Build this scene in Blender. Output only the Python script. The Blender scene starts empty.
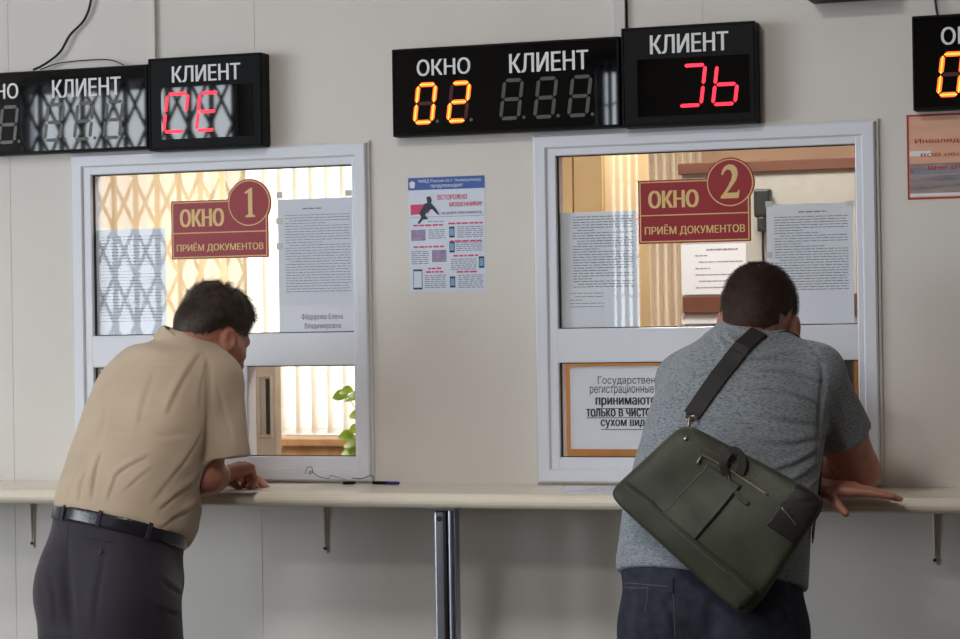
import bpy, bmesh, math, random
import numpy as np
from mathutils import Vector, Matrix
from mathutils.bvhtree import BVHTree
from mathutils.geometry import delaunay_2d_cdt

S = bpy.context.scene
COL = S.collection
rng = np.random.RandomState(7)
random.seed(7)

# ------------------------------------------------------------------ camera
YAW, PITCH, ROLL = math.radians(19.6136), math.radians(0.2267), math.radians(-0.8899)
FPX = 2370.0
CAM = np.array([2.0, -5.719, 1.427])
_f = np.array([-math.sin(YAW)*math.cos(PITCH), math.cos(YAW)*math.cos(PITCH), math.sin(PITCH)])
_r0 = np.array([math.cos(YAW), math.sin(YAW), 0.0])
_u0 = np.cross(_r0, _f)
_r = math.cos(ROLL)*_r0 + math.sin(ROLL)*_u0
_u = -math.sin(ROLL)*_r0 + math.cos(ROLL)*_u0


def ray(u, v):
    return _f + _r*(u-480)/FPX - _u*(v-319.5)/FPX


def at(u, v, y):
    """point of the plane y=const seen at photo pixel (u, v)"""
    d = ray(u, v)
    return CAM + d*((y-CAM[1])/d[1])


cd = bpy.data.cameras.new('camera')
cam = bpy.data.objects.new('camera', cd)
COL.objects.link(cam)
M = Matrix(((_r[0], _u[0], -_f[0], CAM[0]), (_r[1], _u[1], -_f[1], CAM[1]),
            (_r[2], _u[2], -_f[2], CAM[2]), (0, 0, 0, 1)))
cam.matrix_world = M
cd.sensor_width = 22.3
cd.lens = FPX*22.3/960
cd.clip_end = 100
cd.dof.use_dof = True
cd.dof.focus_distance = 5.75
cd.dof.aperture_fstop = 7.1
S.camera = cam
S.view_settings.view_transform = 'Standard'
S.view_settings.look = 'None'
S.view_settings.gamma = 1.0
S.view_settings.use_curve_mapping = False


# ------------------------------------------------------------------ materials
def lin(c):
    return tuple(((x/255)/12.92 if x/255 <= .04045 else ((x/255+.055)/1.055)**2.4) for x in c)


def mat(name, rgb, rough=.5, metal=0.0, spec=.5, noise=0.0, nscale=20.0, bump=0.0, bscale=60.0, stretch=(1, 1, 1),
        trans=0.0, emit=None, estr=0.0, coat=0.0, sheen=0.0, rgb2=None, detail=3.0, sss=0.0):
    m = bpy.data.materials.new(name)
    m.use_nodes = True
    nt = m.node_tree
    b = nt.nodes['Principled BSDF']
    c = lin(rgb)
    b.inputs['Base Color'].default_value = (*c, 1)
    b.inputs['Roughness'].default_value = rough
    b.inputs['Metallic'].default_value = metal
    b.inputs['Specular IOR Level'].default_value = spec
    if coat:
        b.inputs['Coat Weight'].default_value = coat
        b.inputs['Coat Roughness'].default_value = .04
    if sheen:
        b.inputs['Sheen Weight'].default_value = sheen
        b.inputs['Sheen Roughness'].default_value = .5
    if sss:
        b.inputs['Subsurface Weight'].default_value = sss
        b.inputs['Subsurface Scale'].default_value = .012
        b.inputs['Subsurface Radius'].default_value = (1, .35, .2)
    if emit is not None:
        b.inputs['Emission Color'].default_value = (*lin(emit), 1)
        b.inputs['Emission Strength'].default_value = estr
    tc = nt.nodes.new('ShaderNodeTexCoord')
    mp = nt.nodes.new('ShaderNodeMapping')
    mp.inputs['Scale'].default_value = stretch
    nt.links.new(tc.outputs['Object'], mp.inputs['Vector'])
    if noise or rgb2:
        n = nt.nodes.new('ShaderNodeTexNoise')
        n.inputs['Scale'].default_value = nscale
        n.inputs['Detail'].default_value = detail
        nt.links.new(mp.outputs[0], n.inputs['Vector'])
        r = nt.nodes.new('ShaderNodeValToRGB')
        if rgb2:
            a, bb = lin(rgb), lin(rgb2)
        else:
            a = tuple(x*(1-noise) for x in c)
            bb = tuple(min(1, x*(1+noise)) for x in c)
        r.color_ramp.elements[0].position = .35
        r.color_ramp.elements[1].position = .65
        r.color_ramp.elements[0].color = (*a, 1)
        r.color_ramp.elements[1].color = (*bb, 1)
        nt.links.new(n.outputs['Fac'], r.inputs['Fac'])
        nt.links.new(r.outputs['Color'], b.inputs['Base Color'])
    if bump:
        n2 = nt.nodes.new('ShaderNodeTexNoise')
        n2.inputs['Scale'].default_value = bscale
        n2.inputs['Detail'].default_value = 4
        nt.links.new(mp.outputs[0], n2.inputs['Vector'])
        bp = nt.nodes.new('ShaderNodeBump')
        bp.inputs['Strength'].default_value = bump
        bp.inputs['Distance'].default_value = .004
        nt.links.new(n2.outputs['Fac'], bp.inputs['Height'])
        nt.links.new(bp.outputs['Normal'], b.inputs['Normal'])
    return m


def glass_mat(name, tint, refl=.08):
    """thin pane: see-through with a Fresnel-weighted mirror reflection"""
    m = bpy.data.materials.new(name)
    m.use_nodes = True
    nt = m.node_tree
    nt.nodes.remove(nt.nodes['Principled BSDF'])
    out = nt.nodes['Material Output']
    tr = nt.nodes.new('ShaderNodeBsdfTransparent')
    tr.inputs['Color'].default_value = (*tint, 1)
    gl = nt.nodes.new('ShaderNodeBsdfGlossy')
    gl.inputs['Roughness'].default_value = .004
    lw = nt.nodes.new('ShaderNodeLayerWeight')
    fr = nt.nodes.new('ShaderNodeMath')
    fr.operation = 'POWER'
    fr.inputs[1].default_value = 5
    nt.links.new(lw.outputs['Facing'], fr.inputs[0])
    mul = nt.nodes.new('ShaderNodeMath')
    mul.operation = 'MULTIPLY_ADD'
    mul.inputs[1].default_value = 1-refl
    mul.inputs[2].default_value = refl
    mul.use_clamp = True
    mx = nt.nodes.new('ShaderNodeMixShader')
    nt.links.new(fr.outputs[0], mul.inputs[0])
    nt.links.new(mul.outputs[0], mx.inputs['Fac'])
    nt.links.new(tr.outputs[0], mx.inputs[1])
    nt.links.new(gl.outputs[0], mx.inputs[2])
    nt.links.new(mx.outputs[0], out.inputs['Surface'])
    return m


def fabric_mat(name, rgb, rgb2, transl):
    """blind / curtain cloth: part of the light passes through"""
    m = bpy.data.materials.new(name)
    m.use_nodes = True
    nt = m.node_tree
    b = nt.nodes['Principled BSDF']
    b.inputs['Roughness'].default_value = .8
    b.inputs['Specular IOR Level'].default_value = .2
    out = nt.nodes['Material Output']
    tc = nt.nodes.new('ShaderNodeTexCoord')
    n = nt.nodes.new('ShaderNodeTexNoise')
    n.inputs['Scale'].default_value = 30
    nt.links.new(tc.outputs['Object'], n.inputs['Vector'])
    mixc = nt.nodes.new('ShaderNodeMix')
    mixc.data_type = 'RGBA'
    mixc.inputs['A'].default_value = (*lin(rgb), 1)
    mixc.inputs['B'].default_value = (*lin(rgb2), 1)
    nt.links.new(n.outputs['Fac'], mixc.inputs['Factor'])
    nt.links.new(mixc.outputs['Result'], b.inputs['Base Color'])
    t = nt.nodes.new('ShaderNodeBsdfTranslucent')
    nt.links.new(mixc.outputs['Result'], t.inputs['Color'])
    mx = nt.nodes.new('ShaderNodeMixShader')
    mx.inputs['Fac'].default_value = transl
    nt.links.new(b.outputs[0], mx.inputs[1])
    nt.links.new(t.outputs[0], mx.inputs[2])
    nt.links.new(mx.outputs[0], out.inputs['Surface'])
    return m


MT = {}
MT['wall'] = mat('wall_panel', (218, 213, 208), .45, noise=.02, nscale=3, spec=.35, bump=.02, bscale=120)
MT['hall_wall'] = mat('hall_wall_paint', (104, 92, 82), .6, noise=.03, nscale=3)
MT['ceiling'] = mat('ceiling_white', (225, 222, 215), .8, noise=.02, nscale=4)
MT['floor'] = mat('floor_tile', (92, 82, 74), .35, noise=.12, nscale=6)
MT['office_wall'] = mat('office_wall_peach', (240, 206, 180), .7, noise=.03, nscale=3)
MT['pvc'] = mat('pvc_white', (222, 226, 236), .3, noise=.01, nscale=5)
MT['gasket'] = mat('rubber_gasket', (30, 31, 34), .6, noise=.1)
MT['glass'] = glass_mat('window_glass', (.99, .997, .993), .024)
MT['counter'] = mat('counter_laminate', (226, 217, 200), .22, noise=.02, nscale=14, spec=.5)
MT['counter_core'] = mat('chipboard_core', (150, 125, 95), .8, noise=.2, nscale=200)
MT['steel'] = mat('brushed_steel', (150, 155, 165), .28, metal=1, noise=.12, nscale=30, stretch=(1, 1, .05), bump=.05, bscale=80)
MT['dark_metal'] = mat('dark_hole', (18, 18, 20), .5, noise=.1)
MT['bracket'] = mat('bracket_paint', (216, 208, 196), .4, noise=.04)
MT['case'] = mat('black_plastic_case', (12, 13, 15), .45, spec=.12, noise=.1, nscale=40)
MT['acrylic'] = mat('black_acrylic', (3, 3, 4), .02, spec=.55, noise=.05)
MT['white_print'] = mat('white_print', (225, 228, 232), .5, noise=.02)
MT['seg_off'] = mat('unlit_segment', (74, 76, 74), .35, noise=.06)
MT['seg_dark'] = mat('unlit_red_segment', (70, 10, 10), .3, noise=.06)
MT['seg_orange'] = mat('lit_orange_segment', (255, 120, 40), .4, emit=(255, 92, 28), estr=1.6, noise=.02)
MT['seg_core'] = mat('lit_amber_core', (255, 200, 80), .4, emit=(255, 160, 56), estr=1.7, noise=.02)
MT['seg_red'] = mat('lit_red_segment', (255, 40, 60), .4, emit=(255, 34, 60), estr=1.7, noise=.02)
MT['sign_red'] = mat('sign_burgundy', (150, 26, 40), .35, noise=.03, nscale=8)
MT['gold'] = mat('sign_gold_print', (226, 190, 128), .4, noise=.03)
MT['paper'] = mat('office_paper', (226, 229, 240), .8, noise=.015, nscale=10)
MT['paper_thin'] = fabric_mat('backlit_paper', (226, 231, 244), (232, 236, 246), .3)
MT['ink'] = mat('black_ink', (52, 52, 60), .8, noise=.1)
MT['ink_soft'] = mat('grey_ink', (118, 120, 134), .8, noise=.1)
MT['tape'] = mat('clear_tape', (196, 200, 196), .25, noise=.05)
MT['poster_paper'] = mat('poster_paper', (214, 222, 238), .55, noise=.01)
MT['poster_blue'] = mat('poster_blue', (56, 94, 172), .5, noise=.03)
MT['poster_pink'] = mat('poster_magenta', (208, 62, 110), .5, noise=.03)
MT['poster_navy'] = mat('poster_navy', (38, 42, 66), .5, noise=.05)
MT['poster_grey'] = mat('poster_grey', (132, 138, 158), .6, noise=.05)
MT['poster_lilac'] = mat('poster_lilac', (150, 138, 170), .6, noise=.2, nscale=90)
MT['poster_sky'] = mat('poster_phone_screen', (120, 160, 205), .4, noise=.1)
MT['frame_red'] = mat('red_edge', (178, 34, 48), .5, noise=.03)
MT['peach_print'] = mat('peach_sky_print', (222, 170, 142), .5, noise=.06, nscale=9, stretch=(1, 1, 5))
MT['grey_print'] = mat('grey_ground_print', (168, 150, 146), .5, rgb2=(120, 112, 114), nscale=10, stretch=(1, 1, 7))
MT['red_print'] = mat('red_print', (186, 40, 48), .5, noise=.04)
MT['cable'] = mat('black_cable', (22, 22, 24), .5, noise=.05)
MT['duct'] = mat('cable_duct', (206, 204, 202), .4, noise=.01)
MT['wood_orange'] = mat('orange_wood', (214, 158, 88), .4, rgb2=(190, 128, 66), nscale=5, stretch=(1, 1, .15))
MT['wood_cream'] = mat('cream_veneer', (243, 219, 170), .5, rgb2=(236, 208, 156), nscale=5, stretch=(1, 1, .12))
MT['wood_brown'] = mat('brown_wood', (96, 56, 44), .45, rgb2=(116, 70, 54), nscale=12, stretch=(.2, 1, 1))
MT['board'] = mat('board_felt', (178, 176, 172), .8, noise=.05)
MT['blind_tan'] = fabric_mat('tan_blind_cloth', (216, 194, 160), (204, 182, 148), .10)
MT['blind_white'] = fabric_mat('white_blind_cloth', (236, 230, 218), (224, 214, 198), .24)
MT['curtain'] = fabric_mat('cream_curtain_cloth', (250, 240, 224), (242, 228, 206), .4)
MT['door_beige'] = mat('beige_door', (202, 194, 182), .45, noise=.04)
MT['door_glass'] = mat('dark_door_glass', (30, 30, 32), .1, noise=.05)
MT['sill'] = mat('sill_brown', (188, 148, 104), .5, noise=.15, nscale=20)
MT['leaf'] = mat('leaf_green', (150, 186, 50), .45, noise=.2, nscale=20)
MT['pot'] = mat('clay_pot', (170, 98, 66), .7, noise=.1)
MT['monitor'] = mat('dark_monitor', (34, 38, 42), .4, noise=.05)
MT['pen_blue'] = mat('blue_pen_cap', (36, 34, 130), .35, noise=.03)
MT['grille'] = mat('painted_grille', (60, 58, 56), .5, noise=.05)
MT['louvre'] = mat('louvre_slat', (205, 208, 214), .4, noise=.02)
MT['fill_panel'] = mat('fill_diffuser', (255, 252, 245), .5, emit=(255, 246, 232), estr=6.0, noise=.01)  # glowing face of the added fill lamps
# clothes and bodies
MT['skin'] = mat('skin', (176, 122, 100), .5, rgb2=(160, 98, 80), nscale=14, bump=.12, bscale=140, sss=.12)
MT['skin_fair'] = mat('skin_fair', (178, 126, 106), .5, rgb2=(164, 106, 88), nscale=12, bump=.12, bscale=140, sss=.12)
MT['hair1'] = mat('hair_brown', (50, 40, 34), .5, rgb2=(74, 60, 50), nscale=60, spec=.4)
MT['hair2'] = mat('hair_dark', (48, 33, 28), .7, rgb2=(62, 43, 36), nscale=60, spec=.3)
MT['shirt1'] = mat('khaki_cotton', (192, 172, 150), .85, noise=.05, nscale=9, bump=.15, bscale=420, sheen=.15, spec=.2)
MT['trousers1'] = mat('charcoal_suiting', (43, 37, 49), .75, noise=.08, nscale=300, bump=.1, bscale=500, sheen=.2, spec=.3)
MT['belt'] = mat('black_leather', (32, 31, 40), .22, noise=.1, nscale=60, bump=.1, bscale=200)
MT['shoe'] = mat('black_shoe_leather', (22, 21, 22), .3, noise=.08)
MT['sole'] = mat('rubber_sole', (40, 36, 32), .8, noise=.08)
MT['button'] = mat('button', (20, 20, 24), .4, noise=.05)
MT['jeans'] = mat('dark_denim', (38, 41, 52), .85, rgb2=(50, 54, 66), nscale=35, bump=.25, bscale=600, spec=.2)
MT['stitch'] = mat('stitch_thread', (96, 92, 92), .8, noise=.1)
MT['bag'] = mat('olive_canvas', (50, 53, 41), .5, rgb2=(66, 69, 54), nscale=10, bump=.25, bscale=260, spec=.35)
MT['bag_band'] = mat('olive_band', (47, 49, 37), .55, rgb2=(57, 59, 45), nscale=14, bump=.25, bscale=260, spec=.3)
MT['bag_dark'] = mat('dark_brown_leather', (27, 21, 20), .5, noise=.12, nscale=40, bump=.2, bscale=200)
MT['webbing'] = mat('dark_brown_webbing', (30, 25, 26), .7, noise=.1, nscale=200, bump=.3, bscale=500)
MT['brass'] = mat('brass', (176, 168, 150), .3, metal=1, noise=.08)


def heather():
    m = mat('heather_grey_jersey', (150, 154, 160), .9, bump=.12, bscale=420, spec=.15, sheen=.15)
    nt = m.node_tree
    b = nt.nodes['Principled BSDF']
    tc = nt.nodes.new('ShaderNodeTexCoord')
    mp = nt.nodes.new('ShaderNodeMapping')
    mp.inputs['Scale'].default_value = (75, 75, 340)
    nt.links.new(tc.outputs['Object'], mp.inputs['Vector'])
    n = nt.nodes.new('ShaderNodeTexNoise')
    n.inputs['Scale'].default_value = 1.6
    n.inputs['Detail'].default_value = 4
    nt.links.new(mp.outputs[0], n.inputs['Vector'])
    r = nt.nodes.new('ShaderNodeValToRGB')
    e = r.color_ramp.elements
    e[0].position, e[1].position = .34, .54
    e[0].color = (*lin((92, 98, 104)), 1)
    e[1].color = (*lin((140, 147, 154)), 1)
    nt.links.new(n.outputs['Fac'], r.inputs['Fac'])
    nt.links.new(r.outputs['Color'], b.inputs['Base Color'])
    return m


MT['shirt2'] = heather()


# ------------------------------------------------------------------ object helpers
def link(name, me, m=None, parent=None, smooth=False):
    if m is not None:
        me.materials.append(m)
    if smooth:
        me.polygons.foreach_set('use_smooth', [True]*len(me.polygons))
    o = bpy.data.objects.new(name, me)
    COL.objects.link(o)
    if parent is not None:
        o.parent = parent
        o.matrix_parent_inverse = Matrix.Translation(-parent.location)
    return o


def tag(o, label, cat, group=None):
    o['label'] = label
    o['category'] = cat
    if group:
        o['group'] = group
    return o


def thing(name, loc, label=None, cat=None, group=None, structure=False):
    o = bpy.data.objects.new(name, None)
    o.empty_display_size = .05
    COL.objects.link(o)
    o.location = Vector(loc)
    if label:
        tag(o, label, cat, group)
    if structure:
        o['kind'] = 'structure'
    return o


def fill_outline(me):
    """fill letter outlines by winding number (overlapping strokes merge)"""
    co = np.array([v.co[:2] for v in me.vertices], float).reshape(-1, 2)
    ed = np.array([e.vertices[:] for e in me.edges], int).reshape(-1, 2)
    bpy.data.meshes.remove(me)
    out = bpy.data.meshes.new('t')
    if len(ed) == 0:
        return out
    # direction of each edge follows the vertex order; the closing edge runs from the last vertex to the first
    d = []
    for a, b in ed:
        a, b = (a, b) if a < b else (b, a)
        d.append((a, b) if b == a+1 else (b, a))
    d = np.array(d)
    vs, es, fs, *_ = delaunay_2d_cdt([Vector(c) for c in co], [tuple(map(int, e)) for e in d], [], 0, 1e-6)
    A, B = co[d[:, 0]], co[d[:, 1]]
    V2 = np.array([v[:] for v in vs])
    keep = []
    for f in fs:
        c = V2[list(f)].mean(0)
        up = (A[:, 1] <= c[1]) & (B[:, 1] > c[1])
        dn = (A[:, 1] > c[1]) & (B[:, 1] <= c[1])
        m = up | dn
        if not m.any():
            continue
        x = A[m, 0]+(c[1]-A[m, 1])*(B[m, 0]-A[m, 0])/(B[m, 1]-A[m, 1])
        if np.where(x > c[0], np.where(up[m], 1, -1), 0).sum() != 0:
            keep.append(tuple(f))
    out.from_pydata([(v[0], v[1], 0) for v in V2], [], keep)
    return out


class MB:
    """collects shapes into one mesh"""
    def __init__(self):
        self.bm = bmesh.new()

    def box(self, x0, x1, y0, y1, z0, z1, bev=0.0, seg=2):
        t = bmesh.new()
        r = bmesh.ops.create_cube(t, size=1)
        for v in r['verts']:
            v.co = Vector(((x0+x1)/2+v.co.x*(x1-x0), (y0+y1)/2+v.co.y*(y1-y0), (z0+z1)/2+v.co.z*(z1-z0)))
        if bev:
            bmesh.ops.bevel(t, geom=t.edges[:], offset=bev, segments=seg, affect='EDGES', profile=.5)
        self._take(t)
        return self

    def _take(self, t):
        me = bpy.data.meshes.new('t')
        t.to_mesh(me)
        t.free()
        self.bm.from_mesh(me)
        bpy.data.meshes.remove(me)

    def prism(self, pts, y0, y1):
        """polygon given in (x, z), extruded along y"""
        a = [self.bm.verts.new((p[0], y0, p[1])) for p in pts]
        b = [self.bm.verts.new((p[0], y1, p[1])) for p in pts]
        n = len(pts)
        self.bm.faces.new(a)
        self.bm.faces.new(b[::-1])
        for i in range(n):
            self.bm.faces.new((a[i], b[i], b[(i+1) % n], a[(i+1) % n]))
        return self

    def ring(self, x0, x1, z0, z1, w, y0, y1, bev=.003):
        """rectangular frame in the x-z plane with mitred corners; y0 is the front"""
        prof = [(0, y1), (0, y0+bev), (bev, y0), (w-bev, y0), (w, y0+bev), (w, y1)]
        loops = []
        for (o, y) in prof:
            loops.append([self.bm.verts.new(c) for c in ((x0+o, y, z0+o), (x1-o, y, z0+o), (x1-o, y, z1-o), (x0+o, y, z1-o))])
        n = len(prof)
        for i in range(n):
            A, B = loops[i], loops[(i+1) % n]
            for k in range(4):
                self.bm.faces.new((A[k], A[(k+1) % 4], B[(k+1) % 4], B[k]))
        return self

    def tube(self, pts, r, n=8, caps=True):
        pts = [Vector(p) for p in pts]
        rs = r if isinstance(r, (list, tuple)) else [r]*len(pts)
        prev = None
        rings = []
        for i, p in enumerate(pts):
            d = (pts[min(i+1, len(pts)-1)]-pts[max(i-1, 0)])
            if d.length < 1e-9:
                d = Vector((0, 0, 1))
            d.normalize()
            if prev is None:
                a = d.orthogonal().normalized()
            else:
                a = (prev-d*prev.dot(d))
                a = a.normalized() if a.length > 1e-6 else d.orthogonal().normalized()
            prev = a
            b = d.cross(a)
            rings.append([self.bm.verts.new(p+(a*math.cos(2*math.pi*k/n)+b*math.sin(2*math.pi*k/n))*rs[i]) for k in range(n)])
        for A, B in zip(rings, rings[1:]):
            for k in range(n):
                self.bm.faces.new((A[k], A[(k+1) % n], B[(k+1) % n], B[k]))
        if caps:
            self.bm.faces.new(rings[0][::-1])
            self.bm.faces.new(rings[-1])
        return self

    def lathe(self, prof, c, n=24):
        c = Vector(c)
        rings = [[self.bm.verts.new(c+Vector((r*math.cos(2*math.pi*k/n), r*math.sin(2*math.pi*k/n), z))) for k in range(n)] for r, z in prof]
        for A, B in zip(rings, rings[1:]):
            for k in range(n):
                self.bm.faces.new((A[k], A[(k+1) % n], B[(k+1) % n], B[k]))
        self.bm.faces.new(rings[0][::-1])
        self.bm.faces.new(rings[-1])
        return self

    def text(self, s, x0, x1, z0, z1, y, bold=0.0, depth=.0006, shear=0.0, keep=False):
        """lettering fitted to a rectangle of the plane y (front), facing -y"""
        cu = bpy.data.curves.new('t', 'FONT')
        cu.body = s
        cu.size = 1
        cu.shear = shear
        cu.resolution_u = 3
        cu.fill_mode = 'NONE'
        ob = bpy.data.objects.new('t', cu)
        COL.objects.link(ob)
        dg = bpy.context.evaluated_depsgraph_get()
        me = bpy.data.meshes.new_from_object(ob.evaluated_get(dg))
        bpy.data.objects.remove(ob)
        bpy.data.curves.remove(cu)
        me = fill_outline(me)
        n = len(me.vertices)
        if n:
            co = np.empty(n*3)
            me.vertices.foreach_get('co', co)
            co = co.reshape(-1, 3)
            mn, mx = co.min(0), co.max(0)
            sx = (x1-x0)/max(mx[0]-mn[0], 1e-6)
            sz = (z1-z0)/max(mx[1]-mn[1], 1e-6)
            X = x0+(co[:, 0]-mn[0])*sx
            Z = z0+(co[:, 1]-mn[1])*sz
            w_ = bold*.55*sz if bold else 0
            for k_ in ((-1, -.33, .33, 1) if bold else (0,)):        # heavier strokes
                me.vertices.foreach_set('co', np.stack([X+k_*w_, np.full(n, y-.00002*k_), Z], 1).ravel())
                self.bm.from_mesh(me)
        bpy.data.meshes.remove(me)
        return self

    def strokes(self, x0, x1, z, h, y, seed=0, gap=.25, wl=(.006, .02)):
        """a line of unreadable print: a row of word-sized dashes"""
        rr = random.Random(seed)
        x = x0
        while x < x1-.002:
            w = min(rr.uniform(*wl), x1-x)
            self.box(x, x+w, y, y+.0003, z-h/2, z+h/2)
            x += w+rr.uniform(.0018, .0035)
        return self

    def build(self, name, m, parent=None, smooth=False, recalc=True):
        if recalc:
            bmesh.ops.recalc_face_normals(self.bm, faces=self.bm.faces[:])
        me = bpy.data.meshes.new(name)
        self.bm.to_mesh(me)
        self.bm.free()
        o = link(name, me, m, parent, smooth)
        return o


def struct(o):
    o['kind'] = 'structure'
    return o


def qpx(u0, v0, u1, v1, y):
    """x0, x1, z0, z1 of the box whose corners are seen at two photo pixels, on plane y"""
    a, b = at(u0, v0, y), at(u1, v1, y)
    return min(a[0], b[0]), max(a[0], b[0]), min(a[2], b[2]), max(a[2], b[2])

# ------------------------------------------------------------------ the hall and the office behind the wall
HX0, HX1, HY0, HZ = -6.7, 4.2, -7.5, 3.3
OX0, OX1, OY1, OZ = -4.2, 2.4, 3.6, 2.75
WIN = [(-1.208, -.342, 1.036, 1.916), (.117, .985, 1.036, 1.914)]


def wall_grid(name, m, axis, c0, c1, a0, a1, z0, z1, holes, grooves=()):
    """wall slab with rectangular holes: axis 'y' spans x, axis 'x' spans y; grooves are panel joints"""
    A = sorted(set([a0, a1] + [v for h in holes for v in h[:2]] + [g+d for g in grooves for d in (-.0008, .0008)]))
    Z = sorted(set([z0, z1] + [v for h in holes for v in h[2:]]))
    b = MB()
    for i in range(len(A)-1):
        for j in range(len(Z)-1):
            ca, cz = (A[i]+A[i+1])/2, (Z[j]+Z[j+1])/2
            if any(h[0] < ca < h[1] and h[2] < cz < h[3] for h in holes):
                continue
            f0 = c0
            if any(abs(ca-g) < .0008 for g in grooves):
                f0 = c0+.0012
            if axis == 'y':
                b.box(A[i], A[i+1], f0, c1, Z[j], Z[j+1])
            else:
                b.box(c0, c1, A[i], A[i+1], Z[j], Z[j+1])
    return struct(b.build(name, m))


HOLE = [(w[0]+.02, w[1]-.02, w[2]+.02, w[3]-.02) for w in WIN]
wall_grid('wall_front', MT['wall'], 'y', 0.0, .09, HX0, HX1, 0, HZ, HOLE,
          grooves=(-3.8, -2.6, -1.406, -.66, .56, 2.2, 3.4))
BW = [(-5.75, -4.22, .85, 3.0), (-1.97, -1.7, 1.32, 2.95)]
wall_grid('wall_back', MT['hall_wall'], 'y', HY0-.2, HY0, HX0, HX1, 0, HZ, BW)
LW = [(-7.2, -5.4, .4, 3.15), (-5.2, -3.2, .4, 3.15)]
wall_grid('wall_left', MT['wall'], 'x', HX0-.2, HX0, HY0-.2, .09, 0, HZ, LW)
wall_grid('wall_right', MT['hall_wall'], 'x', HX1, HX1+.2, HY0-.2, .09, 0, HZ, [])
struct(MB().box(HX0-.2, HX1+.2, HY0-.2, 0, -.1, 0).build('floor', MT['floor']))
struct(MB().box(HX0-.2, HX1+.2, HY0-.2, .09, HZ, HZ+.1).build('ceiling', MT['ceiling']))
# office shell
OW = [(-2.72, -1.2, .98, 2.45)]
wall_grid('wall_office_back', MT['office_wall'], 'y', OY1, OY1+.2, OX0-.1, OX1+.1, 0, OZ, OW)
struct(MB().box(OX0-.1, OX0, .09, OY1, 0, OZ).build('wall_office_left', MT['office_wall']))
struct(MB().box(OX1, OX1+.1, .09, OY1, 0, OZ).build('wall_office_right', MT['office_wall']))
struct(MB().box(OX0-.1, OX1+.1, .09, OY1+.2, OZ, OZ+.1).build('ceiling_office', MT['ceiling']))
struct(MB().box(OX0-.1, OX1+.1, 0, OY1+.2, -.1, 0).build('floor_office', MT['floor']))
for n, w in enumerate(BW):
    r = thing('window_%d' % (n+3), ((w[0]+w[1])/2, HY0-.1, w[2]), structure=True)
    MB().ring(w[0], w[1], w[2], w[3], .05, HY0-.06, HY0-.12).build('window_frame', MT['pvc'], r)
    MB().box(w[0]-.06, w[1]+.06, HY0-.05, HY0+.09, w[2]-.07, w[2]-.03, .004).build('window_sill', MT['pvc'], r)
for n, w in enumerate(LW):
    r = thing('window_%d' % (n+5), (HX0-.1, (w[0]+w[1])/2, w[2]), structure=True)
    b = MB()
    for (y0, y1, z0, z1) in ((w[0], w[0]+.05, w[2], w[3]), (w[1]-.05, w[1], w[2], w[3]), (w[0]+.05, w[1]-.05, w[2], w[2]+.05), (w[0]+.05, w[1]-.05, w[3]-.05, w[3])):
        b.box(HX0-.12, HX0-.06, y0, y1, z0, z1)
    b.build('window_frame', MT['pvc'], r)
w = OW[0]
r = thing('window_7', ((w[0]+w[1])/2, OY1+.1, w[2]), structure=True)
MB().ring(w[0], w[1], w[2], w[3], .06, OY1+.05, OY1+.12).box(-1.99, -1.93, OY1+.06, OY1+.11, w[2]+.06, w[3]-.06).build('window_frame', MT['pvc'], r)
MB().box(w[0], w[1], OY1-.1, OY1+.045, w[2]-.03, w[2]).build('window_sill', MT['sill'], r)


# ------------------------------------------------------------------ the two service windows
def service_window(n, X0, X1, Z0, Z1, mull=None):
    root = thing('window_%d' % n, ((X0+X1)/2, 0, Z0), structure=True)
    gx0, gx1, gz1, gz0, lz1, lz0 = X0+.058, X1-(.043 if n == 1 else .050), 1.861, 1.424, 1.338, 1.099
    b = MB()
    b.ring(X0, X1, Z0, Z1, .034, -.016, .06, .004)
    b.build('window_frame', MT['pvc'], root)
    b = MB()
    b.box(X0+.0335, gx0, -.010, .05, lz0-.04, gz1+.025, .003)
    b.box(gx1, X1-.0335, -.010, .05, lz0-.04, gz1+.025, .003)
    b.box(gx0-.004, gx1+.004, -.0095, .05, gz1, gz1+.0246, .003)
    b.box(gx0-.004, gx1+.004, -.0095, .05, lz1, gz0, .003)
    b.box(gx0-.004, gx1+.004, -.0095, .05, Z0+.03, lz0, .003)
    b.build('sash', MT['pvc'], root)
    b = MB()
    b.ring(gx0-.0005, gx1+.0005, gz0-.0005, gz1+.0005, .003, .001, .0098, .0005)
    b.ring(gx0-.0005, gx1+.0005, lz0-.0005, lz1+.0005, .003, .001, .0098, .0005)
    b.build('gasket', MT['gasket'], root)
    MB().box(gx0+.001, gx1-.001, .010, .014, gz0+.001, gz1-.001).build('glass_pane', MT['glass'], root)
    if mull:
        MB().box(mull, mull+.03, -.006, .045, lz0, lz1, .003).build('mullion', MT['pvc'], root)
        MB().box(gx0+.001, mull, .010, .014, lz0+.001, lz1-.001).build('glass_pane', MT['glass'], root)
        MB().box(mull-.012, mull+.002, -.014, -.002, 1.26, 1.31, .002).build('hinge', MT['dark_metal'], root)
    else:
        MB().box(gx0+.001, gx1-.001, .010, .014, lz0+.001, lz1-.001).build('glass_pane', MT['glass'], root)
    # thin cover strip where the frame meets the wall
    MB().ring(X0-.006, X1+.008, Z0-.004, Z1+.006, .008, -.006, .004, .001).build('cover_strip', MT['duct'], root)
    return root


service_window(1, *WIN[0], mull=-.722)
service_window(2, *WIN[1])

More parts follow.
